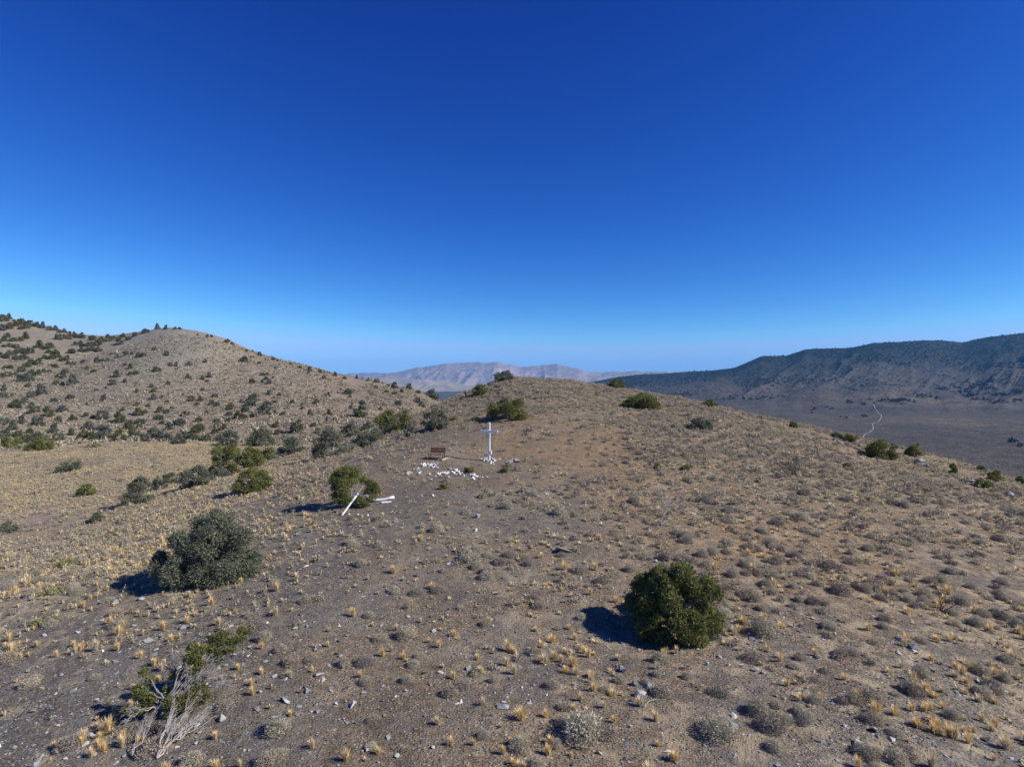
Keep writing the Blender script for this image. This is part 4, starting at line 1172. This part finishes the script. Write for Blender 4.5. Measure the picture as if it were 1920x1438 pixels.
def build_cross():
    p = hit(917, 863)
    k = p.y / F
    Hh = 71 * k
    root = tag(empty('memorial_cross', p, -math.radians(13)), 'tall white wooden cross standing in a ring of white stones', 'cross')
    tw = 0.155; td = 0.17
    obj('post', boxes_mesh('post', [((0, 0, Hh / 2 - 0.15), (tw, td, Hh + 0.3), None)], M['white_paint']), root)
    zb = Hh - 17 * k
    obj('crossbar', boxes_mesh('crossbar', [((-0.0, -td / 2 - 0.03, zb), (1.4, 0.06, 0.2), None)], M['white_paint']), root)
    bx = obj('box', boxes_mesh('box', [((tw / 2 + 0.055, -0.01, 15 * k), (0.11, 0.15, 0.29), None)], M['white_paint']), root)
    return root, p

def build_bench():
    p = hit(820, 863)
    g = p.y + 0.25
    x = (819 - 960) / F * g
    z = float(ground_h(np.array([x]), np.array([g]))[0])
    root = tag(empty('bench', (x, g, z), -math.radians(14)), 'brown slatted bench with dark iron frame facing the camera, left of the white cross', 'bench')
    W = 1.2
    tilt = Matrix.Rotation(math.radians(-12), 3, 'X')
    # slats of the backrest lean back; local -Y is the front
    sl = []
    for i in range(4):
        zc = 0.515 + i * 0.098
        sl.append(((0, 0.2 + (zc - 0.42) * 0.21, zc), (W, 0.03, 0.088), tilt))
    bk = obj('backrest', boxes_mesh('backrest', sl, M['bench_wood'], 0.005), root)
    obj('plaque', boxes_mesh('plaque', [((0.12, 0.2 + 0.25 * 0.21 - 0.024, 0.665), (0.24, 0.012, 0.075), tilt)], M['brass'], 0.003), bk)
    obj('seat', boxes_mesh('seat', [((0, -0.2 + i * 0.11, 0.375), (W, 0.095, 0.028), None) for i in range(4)], M['bench_wood'], 0.005), root)
    for s in (-1, 1):
        xx = s * (W / 2 - 0.04)
        obj('leg', boxes_mesh('leg', [((xx, -0.2, 0.15), (0.05, 0.05, 0.42), None)], M['bench_iron'], 0.006), root)
        obj('leg', boxes_mesh('leg', [((xx, 0.19, 0.15), (0.05, 0.05, 0.42), None)], M['bench_iron'], 0.006), root)
        obj('armrest', boxes_mesh('armrest', [((s * (W / 2 + 0.022), -0.03, 0.61), (0.04, 0.46, 0.03), None), ((s * (W / 2 + 0.022), -0.22, 0.5), (0.035, 0.035, 0.2), None)], M['bench_iron'], 0.005), root)
        obj('back_frame', boxes_mesh('back_frame', [((xx, 0.262, 0.64), (0.045, 0.03, 0.50), tilt)], M['bench_iron'], 0.005), root)
    obj('stretcher', boxes_mesh('stretcher', [((0, -0.2, 0.13), (W - 0.14, 0.03, 0.04), None)], M['bench_iron'], 0.005), root)
    # pale concrete strip at the bench's right end
    q = Vector((x + 0.62, g + 0.05, 0)); q.z = float(ground_h(np.array([q.x]), np.array([q.y]))[0])
    o = obj('concrete_slab', boxes_mesh('concrete_slab', [((0, 0, 0.0), (0.22, 0.95, 0.12), None)], M['concrete'], 0.012))
    o.location = q; o.rotation_euler = (0, 0, -math.radians(32))
    tag(o, 'pale concrete strip in the ground at the right end of the bench', 'slab')
    TREE_SPOTS.append((x, g, 0.8))

def build_posts():
    """the leaning post and the fallen one by the broken juniper"""
    a = hit(641, 966)
    # top end rests in the tree
    q = hit(655, 948)
    b = Vector(((680 - 960) / F * (a.y + 1.0), a.y + 1.0, 0)); b.z = CZ - (912 - 719) / F * b.y
    L = (b - a).length; d = (b - a).normalized()
    root = tag(empty('leaning_post', a), 'weathered white post with a blue patch leaning into the broken juniper', 'post')
    rot = d.to_track_quat('Z', 'Y').to_matrix()
    def seg(t0, t1, s): return [(tuple(d * L * (t0 + t1) / 2), (s, s, L * (t1 - t0)), rot)]
    obj('shaft', boxes_mesh('shaft', seg(-0.03, 0.62, 0.09), M['chipped_white'], 0.012), root)
    obj('bare_end', boxes_mesh('bare_end', seg(0.62, 1.02, 0.075), M['raw_wood'], 0.012), root)
    obj('white_wrap', boxes_mesh('white_wrap', seg(0.58, 0.76, 0.11), M['white_paint'], 0.012), root)
    obj('blue_patch', boxes_mesh('blue_patch', seg(0.68, 0.735, 0.125), M['blue_paint'], 0.008), root)
    a = hit(676, 944); b = hit(739, 936)
    a.z += 0.09; b.z += 0.11
    m = (a + b) / 2; d = (b - a); n = 8
    P = [np.array(a + d * t) + [0, 0, 0.05 * math.sin(t * 7)] for t in np.linspace(0, 1, n)]
    root = tag(empty('fallen_post', a), 'white painted log lying on the gravel right of the broken juniper', 'log')
    P = np.array(P) - np.array(a)
    tubes_obj('bare_end', [(P[:3] , [0.07, 0.075, 0.08])], M['raw_wood'], root, 8)
    tubes_obj('painted_length', [(P[2:], [0.08, 0.085, 0.09, 0.092, 0.095, 0.095])], M['white_paint'], root, 8)
    a2 = hit(715, 944); b2 = hit(734, 940)
    o = obj('plank', boxes_mesh('plank', [((0, 0, 0.03), ((b2 - a2).length, 0.16, 0.05), None)], M['white_paint'], 0.006)); o.location = (a2 + b2) / 2
    o.rotation_euler = (0, 0, math.atan2(b2.y - a2.y, b2.x - a2.x)); tag(o, 'short white board lying just below the white painted log', 'board')

def build_broken_juniper():
    """open, wind-broken juniper the white post leans on"""
    rng = np.random.default_rng(640)
    p = hit(655, 951); s = p.y / F
    x, y = p.x * (p.y + 0.5) / p.y, p.y + 0.5
    z = float(ground_h(np.array([x]), np.array([y]))[0])
    root = tag(empty('juniper_tree', (x, y, z)), 'wind-broken green juniper with a white post leaning into it', 'tree')
    TREE_SPOTS.append((x, y, 0.9))
    C, rc = [], []
    for dx, up, r, dep in [(-22, 56, 12, 0.2), (-8, 60, 13, 0.1), (6, 58, 12, 0.3), (-28, 46, 11, 0.0), (-14, 44, 13, -0.1), (2, 44, 11, 0.2), (-24, 32, 11, 0.1), (-8, 28, 12, -0.2), (-16, 14, 13, -0.2), (-2, 12, 10, -0.3), (-26, 18, 8, 0),
                           (22, 44, 10, 0.5), (34, 38, 10, 0.5), (44, 32, 10, 0.4), (50, 24, 9, 0.3), (34, 24, 10, 0.4), (28, 8, 11, -0.5), (36, 2, 9, -0.6), (22, 14, 9, -0.3), (44, 14, 8, 0.1), (40, 34, 8, 0.6)]:
        C.append((dx * s, dep * 1.3, max(up * s * 1.02, r * s * 0.6))); rc.append(r * s * (1.05 if dx < 16 else 0.85))
    C = np.array(C); rc = np.array(rc)
    V, Fc, var = foliage_arrays(rng, C, rc, 16000, 0.11, 0.045, 0.4, (0, 0, 0.5))
    obj('crown', mesh_np('crown', V, Fc, [M['juniper']], {'var': ('FLOAT', var), 'pv': ('FLOAT', np.zeros(len(V)))}), root)
    paths = [curve_path(rng, (0, 0, -0.2), (-0.1, 0, 0.5), 0.13, 0.1, 5, 0.06)]
    for i in range(len(C)):
        paths.append(curve_path(rng, (rng.normal(0, 0.05), 0, rng.uniform(0, 0.45)), C[i], 0.055, 0.015, 6, 0.1))
    tubes_obj('trunk', paths, M['bark'], root, 6)

def build_half_dead_juniper():
    rng = np.random.default_rng(310)
    p = hit(306, 1340)
    root = tag(empty('juniper_tree', p), 'half-dead juniper with bleached bare limbs between green clumps at lower left', 'tree')
    TREE_SPOTS.append((p.x, p.y, 0.7))
    L = [(345,1250,13,.5),(338,1232,11,.6),(360,1215,14,.9),(375,1205,14,1.0),(392,1212,12,1.0),(408,1195,10,1.2),(420,1190,7,1.2),(385,1235,11,.8),(400,1228,10,.9),(368,1240,11,.7),(350,1262,8,.4),(412,1215,8,1.0),(375,1222,12,.8),(355,1232,11,.7),(396,1218,11,.95),(410,1206,10,1.1),(330,1255,9,.5),(322,1270,8,.45),(335,1245,11,.6),(345,1268,9,.4),(362,1252,10,.55),(378,1246,10,.7),(325,1243,8,.6),
         (258,1272,11,.3),(270,1285,12,.3),(252,1295,11,.1),(265,1305,13,0),(280,1315,12,0),(270,1328,12,-.1),(285,1335,9,-.1),(240,1343,6,-.1),(250,1330,8,0),(290,1325,9,.1),(262,1338,8,-.2),
         (306,1283,9,.4),(300,1295,8,.3),(320,1322,11,0),(335,1315,12,.1),(350,1305,12,.2),(362,1298,10,.3),(368,1310,9,.2),(358,1320,11,0),(340,1332,11,-.1),(325,1338,10,-.1),(372,1295,7,.3)]
    s = p.y / F
    C = np.array([((a - 306) * s * (1 + dp / p.y), dp, max(0.08, ((1340 - b_) * s - dp * 0.5) / 0.86)) for a, b_, r_, dp in L])
    C = C + rng.normal(0, 0.045, C.shape); C[:, 2] = np.maximum(C[:, 2], 0.06)
    rc = np.array([l[2] for l in L]) * s * rng.uniform(0.7, 1.08, len(L))
    V, Fc, var = foliage_arrays(rng, C, rc, 14000, 0.07, 0.03, 0.5, (0.2, 0.2, 0.2))
    obj('crown', mesh_np('crown', V, Fc, [M['juniper']], {'var': ('FLOAT', var), 'pv': ('FLOAT', np.zeros(len(V)))}), root)
    paths = [curve_path(rng, (0, 0, -0.2), (0.15, 0.1, 0.35), 0.12, 0.1, 5, 0.05)]
    for i in range(len(C)):
        paths.append(curve_path(rng, (rng.uniform(0, 0.15), rng.uniform(0, .1), rng.uniform(0, 0.35)), C[i], 0.026, 0.008, 7, 0.05))
    tubes_obj('trunk', paths, M['bark'], root, 6)
    for st, dv, ln in [((0.25, 0.3, 0.45), (0.8, 0.5, 0.4), 0.55), ((0.35, 0.4, 0.5), (0.9, 0.3, 0.25), 0.6), ((0.1, 0.6, 0.6), (-0.1, 0.5, 0.6), 0.45), ((0.0, 0.55, 0.55), (-0.3, 0.5, 0.5), 0.4), ((0.4, 0.3, 0.45), (0.7, 0.1, 0.5), 0.5),
                       ((0.5, 0.4, 0.5), (0.9, 0.5, 0.3), 0.55), ((0.6, 0.3, 0.45), (1.0, 0.1, 0.15), 0.6), ((0.3, 0.3, 0.4), (0.3, -0.2, 0.5), 0.4), ((-0.1, -0.1, 0.2), (-0.6, -0.5, 0.1), 0.5), ((0.45, 0.35, 0.5), (0.2, 0.2, 0.8), 0.4)]:
        tubes_obj('dead_limb', [curve_path(rng, (0.12, 0.08, 0.25), st, 0.03, 0.022, 5, 0.08)] + branching(rng, st, dv, ln, 0.02, 3, 0.5, None, 4), M['deadwood'], root, 4)

def build_dead_wood():
    rng = np.random.default_rng(420)
    def fan(a_px, b_pxs, lift, r, name, label, mat, depth=2, cat='branch', sp=0.17, kids=5):
        a = hit(*a_px); root_paths = []
        for b_px in b_pxs:
            b = hit(*b_px); b.z += lift
            v = b - a
            root_paths += branching(rng, (0, 0, 0.04), np.array(v), v.length * 0.62, r * 0.62, depth, sp, None, kids)
        o = tubes_obj(name, root_paths, mat, None, 5); o.location = a
        return tag(o, label, cat)
    fan((294, 1424), [(330, 1345), (362, 1338), (385, 1352), (345, 1370), (372, 1372)], 0.32, 0.038, 'dead_branch', 'thick bleached dead branch fanning out below the half-dead juniper', M['deadwood'], 2)
    fan((248, 1420), [(272, 1372), (292, 1352)], 0.25, 0.025, 'dead_branch', 'thinner bleached dead branch left of the thick one at lower left', M['deadwood'], 2)
    fan((1240, 985), [(1225, 940), (1262, 955), (1250, 945), (1275, 965)], 0.3, 0.02, 'dead_branch', 'grey dead branches lying among shrubs above the big green juniper', M['deadwood'], 2)
    a = hit(1765, 1145)
    pp = []
    for k in range(5): pp += branching(rng, (0, 0, -0.05), (rng.normal(0, 0.5), rng.normal(0, 0.4), 0.8), 0.42, 0.02, 2, 0.45, None, 3)
    o = tubes_obj('dead_shrub', pp, M['burnt'], None, 5); o.location = a; tag(o, 'charred black bare shrub on the right-hand slope', 'shrub')
    fan((1502, 902), [(1468, 880), (1480, 873)], 0.3, 0.06, 'dead_branch', 'black fallen branch lying on the right shoulder of the ridge', M['burnt'], 2)
    a = hit(874, 746) or hit(874, 752)
    pp = []
    for k in range(3): pp += branching(rng, (0, 0, -0.1), (rng.normal(0, 0.3), rng.normal(0, 0.2), 1.0), 0.8, 0.04, 2, 0.4, None, 3)
    o = tubes_obj('dead_snag', pp, M['burnt'], None, 5); o.location = a; tag(o, 'bare dark snag on the skyline between two small pinyons', 'snag')
    for a, b, lb in [((1318, 1204), (1342, 1206), 'pale bare stick on the ground under the big green juniper'), ((1208, 1326), (1228, 1316), 'pale dead stick on the ground below the big green juniper, near the lower edge'), ((590, 1222), (596, 1210), 'small pale stick on the bare slope left of centre'), ((1030, 1290), (1037, 1280), 'short forked grey stick on the slope below centre')]:
        pa, pb = hit(*a), hit(*b); v = pb - pa
        o = tubes_obj('stick', branching(rng, (0, 0, 0.03), (v.x, v.y, v.z + 0.03), v.length, 0.016, 1, 0.4, None, 2), M['deadwood'], None, 5); o.location = pa; tag(o, lb, 'stick')

ST_A = [(260,880),(285,895),(300,870),(330,885),(340,915),(365,870),(375,885),(395,905),(410,890),(440,900),(445,930),(475,915),(500,895),(515,870),(520,930),(530,945),(470,880),(290,915),(320,905),(425,880)]
ST_B = [(145,960),(180,970),(210,945),(230,1030),(40,1045),(260,1000),(400,1045),(420,1125)]
ST_C = [(505,1000),(520,1040),(495,1070),(570,1035),(600,1025),(640,1020),(680,1025),(710,945),(730,950),(700,1010),(790,960),(815,970),(850,960),(840,985),(870,1005),(845,1050),(800,1020),(900,1045),(930,1020),(960,1070),(710,1085),(770,990),(660,1030),(545,1045)]
ST_D = [(1120,1055),(1105,1090),(1140,1090),(1160,1080),(1190,1075),(1065,1050),(1085,1120),(1120,1120),(1340,1085),(1130,1070),(1100,1065)]
ST_E = [(1250,795),(1270,810),(1300,790),(1320,800),(1330,825),(1290,820),(1350,830),(1420,790),(1450,800),(1480,810),(1500,835),(1430,860),(1450,880),(1550,800),(1530,810),(1410,840),(1385,812),(1365,800),(1335,785),(1465,830),(1490,820),(1440,815),(1400,865)]

def build_stones():
    rng = np.random.default_rng(61)
    ms = []
    for k in range(7):
        V, Fc = hull_stone(rng, 12, 1, rng.uniform(0.65, 0.95), rng.uniform(0.5, 0.8))
        ms.append(mesh_np('white_stone', V, Fc, [M['whitewash']], {'var': ('FLOAT', np.full(len(V), 0.5)), 'pv': ('FLOAT', np.zeros(len(V)))}))
    def put(px, py, r, label, group, mat=None, nm='white_stone'):
        p = hit(px, py)
        o = bpy.data.objects.new(nm, ms[int(rng.integers(7))])
        o.location = p + Vector((0, 0, r * 0.38)); o.rotation_euler = (rng.normal(0, 0.3), rng.normal(0, 0.3), rng.uniform(0, 6.28)); o.scale = (r, r, r)
        col.objects.link(o); tag(o, label, 'stone', group)
    for L, lb in ((ST_A, 'white painted stone in the cluster just below the bench'), (ST_B, 'white painted stone at the left end, below and left of the bench'), (ST_C, 'white painted stone in the row between the bench and the cross'),
                  (ST_D, 'white painted stone at the right end of the row, below the cross')):
        for a, b in L: put(760 + a / 8.727, 771 + b / 8.727, float(rng.uniform(0.1, 0.19)), lb, 'white stones laid out below the bench')
    for a, b in ST_E: put(760 + a / 8.727, 770 + b / 8.727, float(rng.uniform(0.07, 0.125)), 'white painted stone heaped around the foot of the cross', 'white stones around the cross')
    for px, py, r, lb in [(567, 934, 0.11, 'lone white stone beside the shadow of the broken juniper'), (671, 966, 0.12, 'lone white stone right of the leaning post foot'), (655, 965, 0.08, 'small whitish stone between the leaning post and a lone white stone'),
                          (690, 967, 0.09, 'pale stone farthest right below the leaning post'), (789, 929, 0.11, 'lone white stone on gravel below the bench'), (812, 930, 0.12, 'pale stone, right one of two on gravel below the bench'), (1231, 1053, 0.1, 'bright white stone at the top of the big green juniper'),
                          (192, 1221, 0.07, 'small bright white stone on the dark gravel at left'), (905, 895, 0.08, 'lone white stone right of the stone row')]:
        put(px, py, r, lb, None)
    # grey boulders and outcrops
    for i, (px, py, r, flat, lb) in enumerate([(1720, 868, 0.9, 0.45, 'large pale grey boulder below the dark junipers at right'), (1737, 876, 0.45, 0.6, 'smaller grey boulder touching the large pale one at right'), (1822, 905, 0.55, 0.35, 'pale grey slab near the right edge, left of the round olive bush'),
                                    (1851, 884, 0.5, 0.5, 'pale grey boulder on the skyline near the right edge'), (1895, 930, 0.5, 0.6, 'grey boulder at the right edge of the photo'), (1576, 832, 0.5, 0.4, 'pale grey rock on the skyline left of the low green juniper'),
                                    (1612, 836, 0.4, 0.5, 'grey rock between the skyline junipers at right'), (957, 868, 0.32, 0.6, 'grey boulder just right of the cross foot'), (968, 866, 0.38, 0.6, 'larger grey boulder right of the cross, beside a grey shrub'),
                                    (1060, 1033, 0.55, 0.18, 'flat pale grey slab on the slope below the cross'), (896, 970, 0.22, 0.8, 'upright grey stone on the slope below the cross'), (1202, 1303, 0.22, 0.5, 'pale slab in the broken rock below the big green juniper'),
                                    (1214, 1287, 0.17, 0.5, 'smaller pale slab in the broken rock below the big green juniper'), (1191, 1283, 0.14, 0.6, 'grey block at the left of the broken rock below the juniper'), (1168, 1256, 0.18, 0.5, 'grey-blue slab lying left above the broken rock'),
                                    (1712, 1216, 0.2, 0.8, 'upright pale blue-grey slab on the right slope'), (1533, 1232, 0.14, 0.5, 'pale grey slab among golden tufts on the right slope'), (1318, 1198, 0.15, 0.8, 'pale grey stone at the lower right edge of the big juniper'),
                                    (65, 1432, 0.22, 0.6, 'blue-grey rock at the bottom left corner'), (345, 1178, 0.18, 0.6, 'grey boulder above the half-dead juniper'), (417, 1348, 0.14, 0.9, 'blue-grey upright rock right of the half-dead juniper'), (265, 1124, 0.2, 0.5, 'grey rock at the lower edge of the big pinyon shadow'),
                                    (768, 888, 0.3, 0.5, 'grey rock at the left end of the white stones'), (1300, 965, 0.2, 0.5, 'grey rock among shrubs above the big juniper'), (1618, 1400, 0.22, 0.4, 'pale slab near the lower right edge'), (1672, 1386, 0.13, 0.4, 'grey slab leaning among tufts near the lower right edge')]):
        V, Fc = hull_stone(rng, 16, 1, rng.uniform(0.6, 0.9), flat)
        o = obj('boulder' if r > 0.3 else 'rock', mesh_np('rock', V * r, Fc, [M['slate']], {'var': ('FLOAT', np.full(len(V), 0.5)), 'pv': ('FLOAT', np.full(len(V), 0.15 * (i % 4)))}))
        o.location = hit(px, py) + Vector((0, 0, r * flat * 0.35)); o.rotation_euler = (rng.normal(0, 0.25), rng.normal(0, 0.25), rng.uniform(0, 6.28)); tag(o, lb, 'rock')

for a_, b_ in ((800, 875), (845, 888), (880, 892), (917, 866), (790, 880), (708, 941), (725, 939)):   # the stone rows are kept free of grass
    q_ = hit(a_, b_); TREE_SPOTS.append((q_.x, q_.y, 0.9))
build_near_trees()
build_broken_juniper()
build_half_dead_juniper()
build_cross()
build_bench()
build_posts()
build_dead_wood()
build_stones()
build_hill_trees()
build_far_wood()
build_cover()
